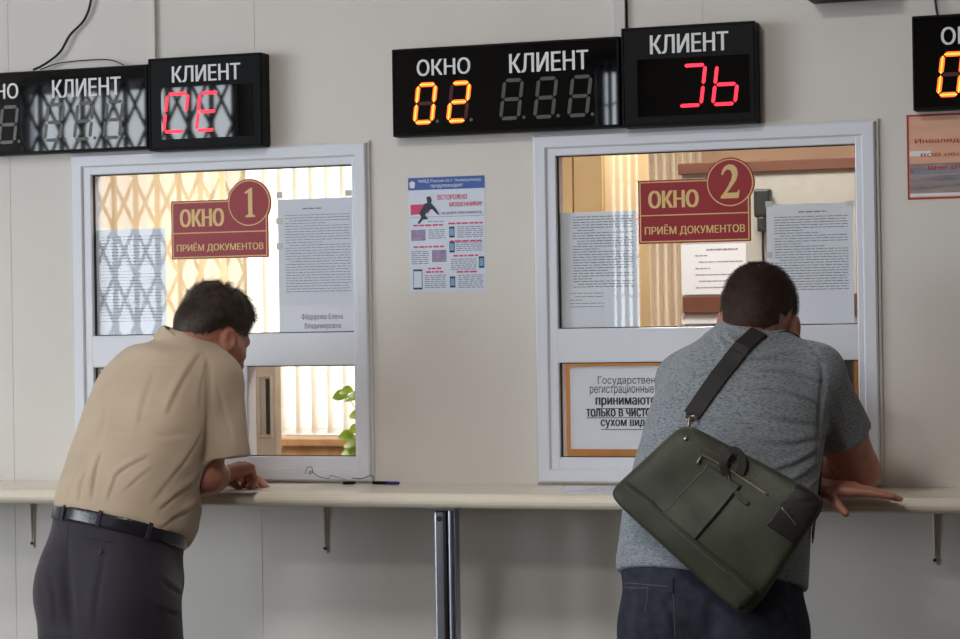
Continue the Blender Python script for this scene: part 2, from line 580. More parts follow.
# ------------------------------------------------------------------ counter
root = thing('counter', (-.1, -.18, .99), 'long cream laminate counter shelf both men lean on', 'counter')
b = MB()
CX0, CX1 = -3.2, 3.0
prof = [(-.001, 1.030)]
for k in range(9):                                 # rounded front edge
    a = math.pi/2+math.pi*k/8
    prof.append((-.342+.018*math.cos(a), 1.012+.018*math.sin(a)))
prof.append((-.001, .994))
L = [[b.bm.verts.new((x, p[0], p[1])) for p in prof] for x in (CX0, CX1)]
for i in range(len(prof)):
    j = (i+1) % len(prof)
    b.bm.faces.new((L[0][i], L[0][j], L[1][j], L[1][i]))
b.bm.faces.new(L[0][::-1])
b.bm.faces.new(L[1])
b.build('countertop', MT['counter'], root)

px0, px1 = at(435.5, 510, -.29)[0], at(456.5, 510, -.29)[0]
root = thing('counter_post', ((px0+px1)/2, -.28, 0), 'shiny steel post standing under the counter between the men', 'post')
b = MB()
mid = px0+(px1-px0)*.56
b.box(px0, mid-.001, -.305, -.265, .006, .985, .006, 3)
b.build('square_tube', MT['steel'], root)
b = MB()
b.tube([(mid+.011, -.288, .006), (mid+.011, -.288, .985)], .0115, 20)
b.build('round_tube', MT['steel'], root, smooth=False)
MB().box(mid+.021, px1, -.3, -.27, .006, .985, .002).build('side_strip', MT['steel'], root)
MB().box(px0-.004, px1+.004, -.31, -.26, .985, .9938, .002).build('top_plate', MT['steel'], root)
MB().box(px0-.05, px1+.05, -.34, -.23, 0, .006, .002).build('base_plate', MT['steel'], root)
hx = (px0+mid)/2
MB().tube([(hx, -.3062, .965), (hx, -.302, .965)], .007, 16).build('bolt_hole', MT['dark_metal'], root)


def bracket(x, zb, label):
    r = thing('shelf_bracket', (x, -.01, zb), label, 'bracket', 'metal brackets carrying the counter')
    b = MB()
    b.prism([(x-.010, .99), (x+.010, .99), (x+.005, zb), (x-.005, zb)], -.004, -.0005)
    b.build('wall_arm', MT['bracket'], r)
    b = MB()
    v = [(x-.012, -.0045, .9935), (x+.012, -.0045, .9935), (x+.008, -.26, .9935), (x-.008, -.26, .9935)]
    A = [b.bm.verts.new(c) for c in v]
    B = [b.bm.verts.new((c[0], c[1], c[2]-.003)) for c in v]
    b.bm.faces.new(A)
    b.bm.faces.new(B[::-1])
    for i in range(4):
        b.bm.faces.new((A[i], B[i], B[(i+1) % 4], A[(i+1) % 4]))
    b.build('shelf_arm', MT['bracket'], r)
    b = MB()
    b.tube([(x, -.012, .985), (x, -.008, .95), (x, -.006, .90), (x, -.005, zb+.02)], [.004, .0035, .003, .0015], 8)
    b.build('pressed_rib', MT['bracket'], r)
    MB().tube([(x, -.0075, zb+.012), (x, -.003, zb+.012)], .0045, 12).build('screw', MT['dark_metal'], r)


bracket(-.477, .846, 'slim cream shelf bracket under the counter below window 1')
bracket(1.111, .844, 'slim cream shelf bracket under the counter at the right beyond the grey shirt')
bracket(at(33, 552, 0)[0], .846, 'slim cream shelf bracket under the counter left of the charcoal trousers')

# ------------------------------------------------------------------ queue displays
SEG = {'a': ((.05, 1), (.95, 1)), 'b': ((1, .97), (1, .52)), 'c': ((1, .48), (1, .03)), 'd': ((.05, 0), (.95, 0)),
       'e': ((0, .48), (0, .03)), 'f': ((0, .97), (0, .52)), 'g': ((.06, .5), (.94, .5))}
DIG = {'0': 'abcdef', '2': 'abged', '3': 'abgcd', 'C': 'abdef', 'E': 'afged', 'J': 'abcd', 'b': 'fgecd', '8': ''}
SLANT = .13


def seg_poly(s, x, z, w, h, t):
    (a0, b0), (a1, b1) = SEG[s]
    P = np.array([x+a0*w, z+b0*h]); Q = np.array([x+a1*w, z+b1*h])
    d = (Q-P)/np.linalg.norm(Q-P); n = np.array([-d[1], d[0]])
    pts = [P, P+d*t*.5+n*t*.5, Q-d*t*.5+n*t*.5, Q, Q-d*t*.5-n*t*.5, P+d*t*.5-n*t*.5]
    return [(p[0]+SLANT*(p[1]-z), p[1]) for p in pts]


def digit(parent, ch, x, z, w, h, y, lit, off, t=None, core=None, dot=True):
    t = t or w*.2
    on = DIG[ch]
    b0, b1, b2 = MB(), MB(), MB()
    for s in 'abcdefg':
        if s in on:
            b1.prism(seg_poly(s, x, z, w, h, t), y-.0012, y)
            if core:
                b2.prism(seg_poly(s, x, z, w, h, t*.3), y-.0016, y-.0011)
        else:
            b0.prism(seg_poly(s, x, z, w, h, t*.8), y-.0006, y)
    if dot:
        MB().tube([(x+w*1.32, y-.0006, z+.001), (x+w*1.32, y, z+.001)], t*.4, 10).build('decimal_dot', MT['seg_off'], parent)
    g = None
    if on:
        g = b1.build('lit_digit', lit, parent)
    if off is not None:
        b0.build('unlit_segments', off, parent)
    else:
        b0.bm.free()
    if core and on:
        b2.build('glowing_core', core, g)
    else:
        b2.bm.free()


def case(root, x0, x1, z0, z1, yf, yb, acr=None):
    MB().box(x0, x1, yf+.004, yb, z0, z1, .003).build('case', MT['case'], root)
    MB().ring(x0+.001, x1-.001, z0+.001, z1-.001, .006, yf, yf+.006, .0015).build('bezel', MT['case'], root)
    MB().box(x0+.0065, x1-.0065, yf+.002, yf+.006, z0+.0065, z1-.0065).build('front_panel', acr or MT['acrylic'], root)


MT['case_front'] = mat('matt_black_front', (11, 12, 14), .45, spec=.12, noise=.05)


def window_display(x0, zt, digs, label, word_off=0):
    W, H, yf = .610, .226, -.048
    r = thing('queue_display', (x0+W/2, 0, zt-H), label, 'display', 'black window number displays')
    case(r, x0, x0+W, zt-H, zt, yf, -.001)
    y = yf+.0018
    ox, oz = x0+.252, zt-2.150
    def rc(u0, v0, u1, v1):
        a = qpx(u0, v0, u1, v1, y)
        return a[0]+ox, a[1]+ox, a[2]+oz, a[3]+oz
    b = MB()
    q = rc(417, 60, 470, 73.5)
    b.text('ОКНО', q[0], q[1], q[2], q[3], y-.0004, .035)
    q = rc(509.5, 54, 588, 69)
    b.build('lettering', MT['white_print'], r)
    b = MB()
    b.text('КЛИЕНТ', q[0], q[1], q[2], q[3], y-.0004, .035)
    b.build('lettering', MT['white_print'], r)
    for i, (u0, u1, v0, v1) in enumerate(((414, 434.5, 84.5, 123.5), (447.5, 467.5, 83, 122), (500, 520, 80, 119.5), (534, 554, 78.5, 118), (568, 588, 77, 116.5))):
        q = rc(u0, v1, u1, v0)
        ch = digs[i]
        digit(r, ch, q[0]+.002, q[2]+.002, .047, .096, y, MT['seg_orange'], MT['seg_dark'] if ch != '8' else MT['seg_off'],
              t=.0115, core=MT['seg_core'])
    return r


window_display(-.252, 2.150, '02888', 'wide black queue display reading ОКНО 02 in orange between the windows')
window_display(-1.564, 2.149, '88888', 'wide black queue display with dark digits at the far left, lattice reflected in it')
window_display(1.083, 2.157, '03888', 'wide black queue display with orange digits cut by the right edge')


def client_box(x0, zt, digs, label, wrect, drect, px, W=.338):
    H, yf = .247, -.058
    r = thing('client_display', (x0+W/2, 0, zt-H), label, 'display', 'black client number displays')
    case(r, x0, x0+W, zt-H, zt, yf, -.001, MT['case_front'])
    y = yf+.0018
    q = qpx(*wrect, y)
    MB().text('КЛИЕНТ', q[0], q[1], q[2], q[3], y-.0004, .04).build('lettering', MT['white_print'], r)
    q = qpx(*drect, y)
    MB().box(q[0], q[1], y-.0008, y+.001, q[2], q[3]).build('digit_window', MT['acrylic'], r)
    for i, ch in enumerate(digs):
        u0, u1, v0, v1 = px[i]
        q = qpx(u0, v1, u1, v0, y)
        digit(r, ch, q[0], q[2], q[1]-q[0], q[3]-q[2], y-.001, MT['seg_red'], None, t=.0085, dot=False)
    return r


MT['seg_dark2'] = mat('unlit_dark_segment', (13, 10, 11), .12, noise=.05)
client_box(-.948, 2.162, 'CE', 'black box display reading КЛИЕНТ with red digits above window 1', (172.2, 66.5, 240, 79), (161, 88, 253.5, 135.5),
           [(164, 184, 93.5, 132), (196.5, 214.5, 92.5, 130.5), (228, 246, 91.5, 129.5)], .331)
client_box(.365, 2.168, 'Jb', 'black box display reading КЛИЕНТ with red digits above window 2', (650.3, 35.5, 728, 50), (637, 60, 750, 112),
           [(679, 700.5, 65, 106), (713, 734.5, 64, 104.5), (645, 666, 66, 107)])

# cut-off black unit at the top edge
r = thing('signal_unit', (.93, -.05, 2.206), 'black wall unit cut by the top edge above window 2', 'display')
MB().box(.835, 1.03, -.098, .0005, 2.206, 2.34, .006).build('case', MT['case'], r)
MB().box(.85, 1.015, -.1005, -.0975, 2.222, 2.325).build('front_panel', MT['acrylic'], r)

# cable ducts and cables
b = MB().box(-.956, -.949, -.011, -.0005, 2.1505, 3.29, .001)
tag(b.build('cable_duct', MT['duct']), 'narrow white cable duct running up the wall above window 1', 'cable duct', 'cable ducts above the displays')
b = MB().box(.332, .3645, -.014, -.0005, 2.1515, 3.29, .002)
tag(b.build('cable_duct', MT['duct']), 'wide white cable duct running up the wall above window 2', 'cable duct', 'cable ducts above the displays')
b = MB().box(.3655, .3675, -.010, -.0005, 2.169, 3.29, .001)  # black strip put in as the shadow along the duct's right edge
tag(b.build('duct_shadow', MT['case']), 'thin dark strip for the shadow beside the wide cable duct', 'strip')


def spline(P, n=10):
    P = [np.array(p, float) for p in P]
    P = [2*P[0]-P[1]] + P + [2*P[-1]-P[-2]]
    out = []
    for i in range(1, len(P)-2):
        for t in np.linspace(0, 1, n, endpoint=False):
            a, b_, c, d = P[i-1:i+3]
            out.append(.5*((2*b_)+(-a+c)*t+(2*a-5*b_+4*c-d)*t*t+(-a+3*b_-3*c+d)*t**3))
    out.append(P[-2])
    return out


pts = [at(95, -40, -.01), at(91, 0, -.01), at(84, 20, -.01), at(70, 35, -.012), at(60, 52, -.015), at(45, 64, -.02), at(33, 70, -.035)]
tag(MB().tube(spline(pts), .0035, 8).build('cable', MT['cable'], smooth=True), 'thin black cable running down to the leftmost display', 'cable')
pts = [at(40, 69.5, -.02), at(60, 63, -.012), at(90, 60, -.008), at(110, 60, -.008), at(124, 65, -.012)]
tag(MB().tube(spline(pts), .0016, 6).build('cable', MT['cable'], smooth=True), 'faint thin wire looping over the top of the leftmost display', 'cable')
pts = [at(936, -60, -.01), at(935, -10, -.01), at(936, 6, -.012), at(938, 17, -.022)]
tag(MB().tube(spline(pts), .003, 8).build('cable', MT['cable'], smooth=True), 'short black cable going up from the rightmost display', 'cable')


# ------------------------------------------------------------------ burgundy plates on the glass
def plate(label, TL, BR, cpx, rpx, num, tpx, spx, npx):
    y = .003
    x0, z1 = at(*TL, y)[[0, 2]]
    x1, z0 = at(*BR, y)[[0, 2]]
    cx, cz = at(*cpx, y)[[0, 2]]
    rad = abs(at(cpx[0]+rpx, cpx[1], y)[0]-cx)
    r = thing('window_sign', ((x0+x1)/2, y, z0), label, 'sign', 'burgundy window number plates')

    def outline(o):
        """plate with a round lobe, inset by o"""
        X0, X1, Z0, Z1, Rr = x0+o, x1-o, z0+o, z1-o, rad-o
        # circle meets top edge at left and right edge on the right
        aL = math.asin(max(-1, min(1, (Z1-cz)/Rr)))
        aL = math.pi-aL
        aR = -math.acos(max(-1, min(1, (X1-cx)/Rr)))
        pts = [(X0, Z0), (X1, Z0)]
        n = 40
        for k in range(n+1):
            a = aR+(aL-aR)*k/n
            pts.append((cx+Rr*math.cos(a), cz+Rr*math.sin(a)))
        pts.append((X0, Z1))
        return pts
    MB().prism(outline(0), y, y+.004).build('plate', MT['sign_red'], r)
    # gold border line as a closed strip
    b = MB()
    A, B = outline(.0035), outline(.0062)
    n = len(A)
    va = [b.bm.verts.new((p[0], y-.0004, p[1])) for p in A]
    vb = [b.bm.verts.new((p[0], y-.0004, p[1])) for p in B]
    for i in range(n):
        b.bm.faces.new((va[i], va[(i+1) % n], vb[(i+1) % n], vb[i]))
    # the rest of the ring inside the plate
    k = 64
    ra, rb = rad-.0035, rad-.0062
    ca = [b.bm.verts.new((cx+ra*math.cos(2*math.pi*i/k), y-.0005, cz+ra*math.sin(2*math.pi*i/k))) for i in range(k)]
    cb = [b.bm.verts.new((cx+rb*math.cos(2*math.pi*i/k), y-.0005, cz+rb*math.sin(2*math.pi*i/k))) for i in range(k)]
    for i in range(k):
        b.bm.faces.new((ca[i], ca[(i+1) % k], cb[(i+1) % k], cb[i]))
    zm = z0+(z1-z0)*.445
    b.build('gold_border', MT['gold'], r)
    MB().box(x0+.004, x1-.004, y-.0005, y-.0001, zm-.0013, zm+.0013).build('gold_rule', MT['gold'], r)
    b = MB()
    q = qpx(*tpx, y)
    b.text('ОКНО', *q, y-.0006, .07)
    b.build('lettering', MT['gold'], r)
    b = MB()
    q = qpx(*spx, y)
    b.text('ПРИЁМ ДОКУМЕНТОВ', *q, y-.0006, .04)
    b.build('lettering', MT['gold'], r)
    q = qpx(*npx, y)
    w, h = q[1]-q[0], q[3]-q[2]
    if num == '1':
        P = [(.18, 0), (.95, 0), (.95, .05), (.74, .1), (.74, 1), (.62, 1), (.15, .86), (.15, .80), (.40, .83), (.40, .1), (.18, .05)]
    else:
        P = [(.02, 0), (.93, 0), (1, .24), (.94, .24), (.86, .17), (.34, .16), (.62, .36), (.84, .54), (.92, .72), (.86, .88), (.7, .97),
             (.48, 1), (.26, .95), (.12, .84), (.06, .70), (.14, .69), (.24, .80), (.38, .85), (.54, .82), (.62, .70), (.58, .56), (.44, .40), (.22, .2), (.02, .06)]
    MB().prism([(q[0]+p[0]*w, q[2]+p[1]*h) for p in P], y-.0012, y-.0004).build('numeral', MT['gold'], r)


plate('burgundy and gold plate with numeral 1 stuck on the glass of window 1', (171, 201.5), (268.5, 257), (249, 203), 22, '1',
      (180.5, 209.5, 223.5, 226), (177, 243, 263.5, 250.5), (243, 188, 256, 217))
plate('burgundy and gold plate with numeral 2 stuck on the glass of window 2', (638, 181), (751, 241), (730, 182.5), 24.6, '2',
      (649, 191, 698, 207), (645, 225, 745, 233.5), (720, 164.5, 740, 198))

# ------------------------------------------------------------------ papers on the glass
def sheet(name, label, q, y, cat, group=None, m='paper'):
    r = thing(name, ((q[0]+q[1])/2, y, q[2]), label, cat, group)
    MB().box(q[0], q[1], y, y+.0006, q[2], q[3]).build('sheet', MT[m], r)
    return r


def body_lines(b, q, z1, z0, pitch, y, m0=.02, m1=.012, seed=1, h=.0016, short=()):
    z = z1
    k = 0
    rr = random.Random(seed)
    while z > z0:
        e = q[1]-m1
        if rr.random() < .12 or k in short:
            e = q[0]+m0+(q[1]-q[0]-m0-m1)*rr.uniform(.2, .7)
        b.strokes(q[0]+m0+(.012 if rr.random() < .15 else 0), e, z, h, y-.0004, seed*1000+k)
        z -= pitch
        k += 1


YG = .0146
q = qpx(280, 331.5, 353.5, 197, YG)
q = (q[0], q[1], 1.4265, q[3])
r = sheet('notice_sheet', 'tall typed sheet right of the numeral 1 plate with a name printed at its foot', q, YG, 'notice', m='paper_thin')
b = MB()
b.strokes(q[0]+.07, q[0]+.13, q[3]-.026, .003, YG-.0004, 5)
body_lines(b, q, q[3]-.043, q[3]-.245, .0072, YG, seed=3)
b.build('typed_lines', MT['ink_soft'], r)
b = MB().box(q[0], q[1], YG-.0008, YG-.0001, q[2], q[2]+.07)
o = b.build('name_strip', MT['paper'], r)
b = MB()
a = qpx(302, 321, 343, 313, YG)
b.text('Фёдорова Елена', *a, YG-.0012, .008)
b.build('name_lettering', MT['ink_soft'], r)
b = MB()
a = qpx(305, 330, 341, 322.5, YG)
b.text('Владимировна', *a, YG-.0012, .008)
b.build('name_lettering', MT['ink_soft'], r)
b = MB()
for (u, v) in ((280, 195), (279.5, 221), (280, 246), (349, 193)):
    p = at(u, v, YG)
    MB().box(p[0]-.010, p[0]+.008, YG-.0012, YG-.0008, p[2]-.008, p[2]+.008).build('tape', MT['tape'], r)

q = qpx(95.5, 335, 165, 228, YG)
q = (q[0], q[1], 1.4265, q[3])
r = sheet('notice_sheet', 'typed sheet low in the left corner of window 1 glass', q, YG, 'notice', m='paper_thin')
b = MB()
body_lines(b, q, q[3]-.02, q[2]+.03, .0085, YG, seed=8)
b.build('typed_lines', MT['ink_soft'], r)

q = qpx(560, 327, 637.5, 210.5, YG)
q = (q[0], q[1], 1.4265, q[3])
r = sheet('notice_sheet', 'typed sheet in the lower left corner of window 2 glass', q, YG, 'notice')
b = MB()
body_lines(b, (q[0]+.018, q[1], 0, 0), q[3]-.012, q[3]-.19, .0068, YG, seed=11, h=.002)
body_lines(b, (q[0]+.008, q[1]-.08, 0, 0), q[3]-.205, q[2]+.05, .0085, YG, seed=12)
b.build('typed_lines', MT['ink_soft'], r)

q = qpx(768, 321.5, 852.5, 202, YG)
q = (q[0], q[1], 1.428, q[3])
r = sheet('notice_sheet', 'typed sheet at the right side of window 2 glass above the man\'s head', q, YG, 'notice')
b = MB()
b.strokes(q[0]+.08, q[0]+.15, q[3]-.02, .003, YG-.0004, 5)
body_lines(b, q, q[3]-.032, q[2]+.075, .0066, YG, seed=21, h=.0019)
b.build('typed_lines', MT['ink_soft'], r)
b = MB()
for (u, v) in ((766.5, 166.5), (838.5, 162.5)):
    p = at(u, v, YG)
    b.lathe([(.009, 0), (.008, .004)], (p[0], YG, p[2]), 12)
b = MB()
for (u, v) in ((769, 204), (769, 255), (850, 203)):
    p = at(u, v, YG)
    MB().box(p[0]-.009, p[0]+.009, YG-.0012, YG-.0008, p[2]-.007, p[2]+.007).build('tape', MT['tape'], r)

# landscape notice in the lower part of window 2
YN = .0146
q0 = qpx(571, 449, 640, 366, YN)
q = (q0[0], q0[0]+.297, q0[2], q0[3])
r = thing('notice_sheet', ((q[0]+q[1])/2, YN, q[2]), 'white notice in large bold print in the lower half of window 2', 'notice')
MB().box(q[0], q[1], YN, YN+.0006, q[2], q[3], ).build('sheet', MT['paper'], r)
cx = (q[0]+q[1])/2+.012
b = MB()
for s, u0, v0, v1, bold, ul, hw in (('Государственные', 598, 376.5, 386, .0, 0, 672), ('регистрационные знаки', 590, 386.5, 395.5, .0, 0, 677),
                                    ('принимаются', 596, 397.5, 407.5, .05, 1, 661), ('только в чистом и', 586.5, 408.8, 416.8, .05, 1, 665), ('сухом виде', 601, 419.5, 428.5, .05, 1, 650)):
    a = at(u0, v1, YN)
    t = at(u0, v0, YN)
    w = at(hw, v1, YN)[0]-a[0]
    b.text(s, a[0], a[0]+w, a[2], t[2], YN-.0006, bold)
    if ul:
        b.box(a[0], a[0]+w, YN-.0006, YN-.0002, a[2]-.0035, a[2]-.0018)
b.build('bold_print', MT['ink'], r)

# ------------------------------------------------------------------ poster about fraud
y = -.0008
q = qpx(409, 292, 485.3, 177, y)
q = (-.2295, -.0195, 1.524, 1.820)
r = thing('poster', ((q[0]+q[1])/2, y, q[2]), 'pale blue printed poster with running figure on the wall between the windows', 'poster')
MB().box(q[0], q[1], y, .0004, q[2], q[3]).build('sheet', MT['poster_paper'], r)


def pp(s, t):
    return (q[0]+s*(q[1]-q[0]), q[3]-t*(q[3]-q[2]))


def prect(b, s0, t0, s1, t1, yy=None):
    yy = y if yy is None else yy
    a, c = pp(s0, t0), pp(s1, t1)
    b.box(a[0], c[0], yy-.0004, yy-.0001, c[1], a[1])
    return b


def ptext(b, s, s0, t0, s1, t1, bold=0, yy=None):
    yy = y if yy is None else yy
    a, c = pp(s0, t0), pp(s1, t1)
    b.text(s, a[0], c[0], c[1], a[1], yy-.0008, bold)


prect(MB(), 0, 0, 1, .108).build('header_band', MT['poster_blue'], r)
b = MB()
ptext(b, 'УМВД России по г. Новокузнецку', .13, .018, .96, .052, .01)
ptext(b, 'предупреждает', .30, .065, .72, .098, .01)
a = pp(.055, .09)
b.prism([(a[0]-.006, a[1]), (a[0]+.006, a[1]), (a[0]+.008, a[1]+.014), (a[0], a[1]+.019), (a[0]-.008, a[1]+.014)], y-.0009, y-.0005)
b.build('header_lettering', MT['white_print'], r)
b = MB()
ptext(b, 'ОСТОРОЖНО', .38, .155, .77, .20, .03)
b.build('title_lettering', MT['poster_pink'], r)
b = MB()
ptext(b, 'МОШЕННИКИ!', .54, .222, .96, .262, .03)
b.build('title_lettering', MT['poster_pink'], r)
b = MB()
b.prism([pp(.03, .235), pp(.30, .23), pp(.27, .31), pp(.03, .325)], y-.0005, y-.0001)
b.build('magenta_sack', MT['poster_pink'], r)
b = MB()
for (s0, t0, s1) in ((.06, .417, .45), (.52, .408, .97), (.06, .605, .46), (.54, .562, .95), (.58, .69, .9), (.25, .795, .43), (.22, .825, .45), (.62, .83, .9)):
    a, c = pp(s0, t0), pp(s1, t0)
    b.strokes(a[0], c[0], a[1], .0042, y-.0006, int(s0*100+t0*10))
b.build('magenta_print', MT['poster_pink'], r)
b = MB()
ptext(b, 'НЕ ДАЙТЕ СЕБЯ ОБМАНУТЬ', .44, .30, .96, .33, .012)
b.build('subtitle_lettering', MT['poster_navy'], r)
b = MB()
# running figure
b.prism([pp(.24, .17), pp(.29, .165), pp(.31, .20), pp(.29, .235), pp(.25, .225)], y-.001, y-.0006)
b.prism([pp(.22, .225), pp(.30, .225), pp(.36, .27), pp(.41, .33), pp(.38, .325), pp(.31, .275), pp(.24, .30), pp(.22, .33), pp(.26, .365), pp(.19, .365), pp(.14, .405),
         pp(.12, .395), pp(.17, .345), pp(.14, .31)], y-.0012, y-.0006)
b.build('running_figure', MT['poster_navy'], r)
for (s0, t0, s1, t1) in ((.53, .435, .60, .53), (.53, .565, .60, .66), (.91, .70, .98, .80), (.53, .868, .60, .965), (.05, .80, .17, .975)):
    o = prect(MB(), s0, t0, s1, t1).build('printed_phone', MT['poster_navy'], r)
    prect(MB(), s0+.008, t0+.016, s1-.008, t1-.016, y-.0005).build('phone_screen', MT['poster_sky'] if s0 > .1 else MT['poster_paper'], o)
for (s0, t0, s1, t1) in ((.03, .455, .22, .55), (.30, .635, .49, .74)):
    prect(MB(), s0, t0, s1, t1).build('photo_panel', MT['poster_lilac'], r)
b = MB()
for (s0, s1, t0, t1) in ((.26, .48, .46, .54), (.64, .97, .44, .53), (.62, .97, .575, .66), (.03, .26, .645, .76), (.55, .88, .72, .81), (.20, .48, .855, .97), (.64, .97, .86, .97), (.25, .46, .386, .39)):
    t = t0
    while t <= t1:
        a, c = pp(s0, t), pp(s1, t)
        b.strokes(a[0], c[0], a[1], .0022, y-.0005, int(t*1000))
        t += .0175
a, c = pp(.03, .345), pp(.98, .345)
b.box(a[0], c[0], y-.0005, y-.0001, a[1]-.0006, a[1]+.0006)
b.build('grey_print', MT['poster_grey'], r)

# red-edged picture poster at the right edge
y = -.0008
q = (1.060, 1.060+.30, 1.7215, 1.9255)
r = thing('poster', ((q[0]+q[1])/2, y, q[2]), 'red edged picture poster under the rightmost display cut by the frame', 'poster')
MB().box(q[0]+.003, q[1]-.003, y-.0002, .0004, q[2]+.003, q[3]-.003).build('sky_print', MT['peach_print'], r)
b = MB()
prect(b, .02, .58, .99, .96)
b.build('ground_print', MT['grey_print'], r)
MB().ring(q[0], q[1], q[2], q[3], .0045, y-.0012, -.0002, .0003).build('red_edge', MT['frame_red'], r)
b = MB()
prect(b, .02, .43, .19, .49, y-.0002)
prect(b, .02, .93, .98, .965, y-.0005)
b.build('pale_patch', MT['white_print'], r)
b = MB()
b.prism([pp(.42, .50), pp(.56, .56), pp(.70, .62), pp(.80, .70), pp(.56, .66), pp(.50, .70), pp(.47, .63)], y-.0009, y-.0005)
b.prism([pp(.06, .66), pp(.55, .66), pp(.6, .70), pp(.06, .71)], y-.0009, y-.0005)
b.prism([pp(.06, .79), pp(.98, .78), pp(.98, .80), pp(.06, .81)], y-.0009, y-.0005)
b.build('dark_print', MT['poster_grey'], r)
b = MB()
b.text('Инвалиды', *qpx(915, 144.5, 966, 137, y), y-.0012, .03)
b.build('red_lettering', MT['red_print'], r)
b = MB()
b.text('ВОВ обслуживаются', *qpx(921, 158, 1024, 149.5, y), y-.0012, .03)
b.build('red_lettering', MT['red_print'], r)
b = MB()
b.text('вне очереди', *qpx(928.5, 171.5, 998, 163.5, y), y-.0012, .03)
b.build('red_lettering', MT['red_print'], r)

# ------------------------------------------------------------------ small things on the counter
b = MB()
p, e = at(345, 480.5, -.035), at(399, 480, -.06)
r = thing('pen', (p[0]+.08, -.05, 1.03), 'tethered black pen with blue cap lying by window 1 corner', 'pen')
P0, P1 = Vector((at(372, 481, -.05)[0], -.05, 1.0345)), Vector((at(399, 481, -.06)[0], -.06, 1.0345))
MB().tube([P0, P0.lerp(P1, .06), P0.lerp(P1, .55)], [.0018, .0042, .0042], 10).build('barrel', MT['case'], r, True)
MB().tube([P0.lerp(P1, .55), P0.lerp(P1, .56), P1], [.0042, .0044, .004], 10).build('cap', MT['pen_blue'], r, True)
MB().box(at(344, 480, -.05)[0], at(355, 480, -.05)[0], -.062, -.044, 1.0301, 1.037, .002).build('tether_base', MT['case'], r)
cpts = [at(352, 478, -.04), at(362, 478.5, -.04), at(371, 475.5, -.03), at(374, 479, -.045), P0]
MB().tube(spline(cpts), .0011, 6).build('tether', MT['cable'], r, True)
pts = [at(305, 474, -.018), at(307, 468, -.018), at(311.5, 467, -.018), at(312.5, 472, -.018), at(309, 474, -.018), at(311, 471, -.018), at(318, 476, -.02), at(328, 478.5, -.025), at(331, 475.5, -.022), at(338, 477.5, -.03), at(346, 480, -.04)]
tag(MB().tube(spline(pts), .0008, 6).build('thin_wire', MT['cable'], smooth=True), 'thin curled wire against the lower frame of window 1', 'wire')
b = MB()
v = [at(561, 495.5, -.27), at(640, 497, -.27), at(640, 486.5, -.06), at(566, 485.6, -.06)]
v = [(c[0], c[1], 1.0303) for c in v]
A = [b.bm.verts.new(c) for c in v]
B = [b.bm.verts.new((c[0], c[1], 1.0309)) for c in v]
b.bm.faces.new(A); b.bm.faces.new(B[::-1])
for i in range(4):
    b.bm.faces.new((A[i], B[i], B[(i+1) % 4], A[(i+1) % 4]))
r = thing('form_sheet', (v[0][0]+.1, -.16, 1.0303), 'printed form lying on the counter beside the grey shirted man', 'paper')
b.build('sheet', MT['paper'], r)
b = MB()
for k in range(5):
    yy = -.09-.035*k
    x = v[0][0]+.03
    rr = random.Random(k)
    while x < v[1][0]-.02:
        w_ = rr.uniform(.008, .03)
        b.box(x, x+w_, yy-.002, yy+.002, 1.0309, 1.0311)
        x += w_+.006
b.build('printed_lines', MT['ink_soft'], r)

# ------------------------------------------------------------------ office behind the glass
# pale backlit blind in front of the office window and tan blind beside it


def blind(label, x0, x1, y, z0, z1, m, pitch, w, ang, group=None):
    r = thing('vertical_blind', ((x0+x1)/2, y, z0), label, 'blind', 'vertical blinds in the office')
    MB().box(x0-.02, x1+.02, y-.02, y+.02, z1, z1+.035, .004).build('headrail', MT['pvc'], r)
    b = MB()
    x = x0
    k = 0
    while x < x1:
        a = math.radians(ang+rng.uniform(-4, 4))
        dx, dy = math.cos(a)*w/2, math.sin(a)*w/2
        n = 5
        pr = []
        for i in range(n):                                    # slightly curved slat
            s = -1+2*i/(n-1)
            c = .006*(1-s*s)
            pr.append((x+dx*s-math.sin(a)*c, y+dy*s+math.cos(a)*c))
        A = [b.bm.verts.new((p[0], p[1], z0)) for p in pr]
        B = [b.bm.verts.new((p[0], p[1], z1)) for p in pr]
        for i in range(n-1):
            b.bm.faces.new((A[i], A[i+1], B[i+1], B[i]))
        x += pitch
        k += 1
    b.build('slats', m, r, True)
    b = MB()
    b.tube([(x0, y, z0+.02), (x1, y, z0+.02)], .0015, 6)
    b.build('bead_chain', MT['white_print'], r)
    return r


YB = 3.35
xa, xb = at(90, 300, YB)[0], at(243, 300, YB)[0]
xc = at(362, 300, YB)[0]
blind('tan vertical blind at the left half of the office behind window 1', xa-.5, xb, YB, .95, 2.5, MT['blind_tan'], .075, .089, 42)
blind('bright white vertical blind at the right half of the office behind window 1', xb+.04, xc+.25, YB+.06, 1.0, 2.5, MT['blind_white'], .072, .089, 14)
# beige inner door seen through the hatch
YD = 1.1
x0, x1 = at(249, 400, YD)[0], at(276, 400, YD)[0]
r = thing('inner_door', ((x0+x1)/2, YD, 0), 'beige narrow door leaf with a dark slot pane seen through the hatch of window 1', 'door')
zt, zb = at(262, 379, YD)[2], at(262, 434, YD)[2]
xs0, xs1 = at(266.5, 400, YD)[0], at(270.5, 400, YD)[0]
b = MB()
b.box(x0, x1, YD, YD+.04, .0, 1.40, .003)
b.build('leaf', MT['door_beige'], r)
MB().ring(at(258.5, 400, YD)[0], at(273, 400, YD)[0], zb-.012, zt+.012, .008, YD-.008, YD+.001, .002).build('moulding', MT['door_beige'], r)
MB().box(xs0, xs1, YD-.006, YD-.0005, zb, zt).build('dark_pane', MT['door_glass'], r)
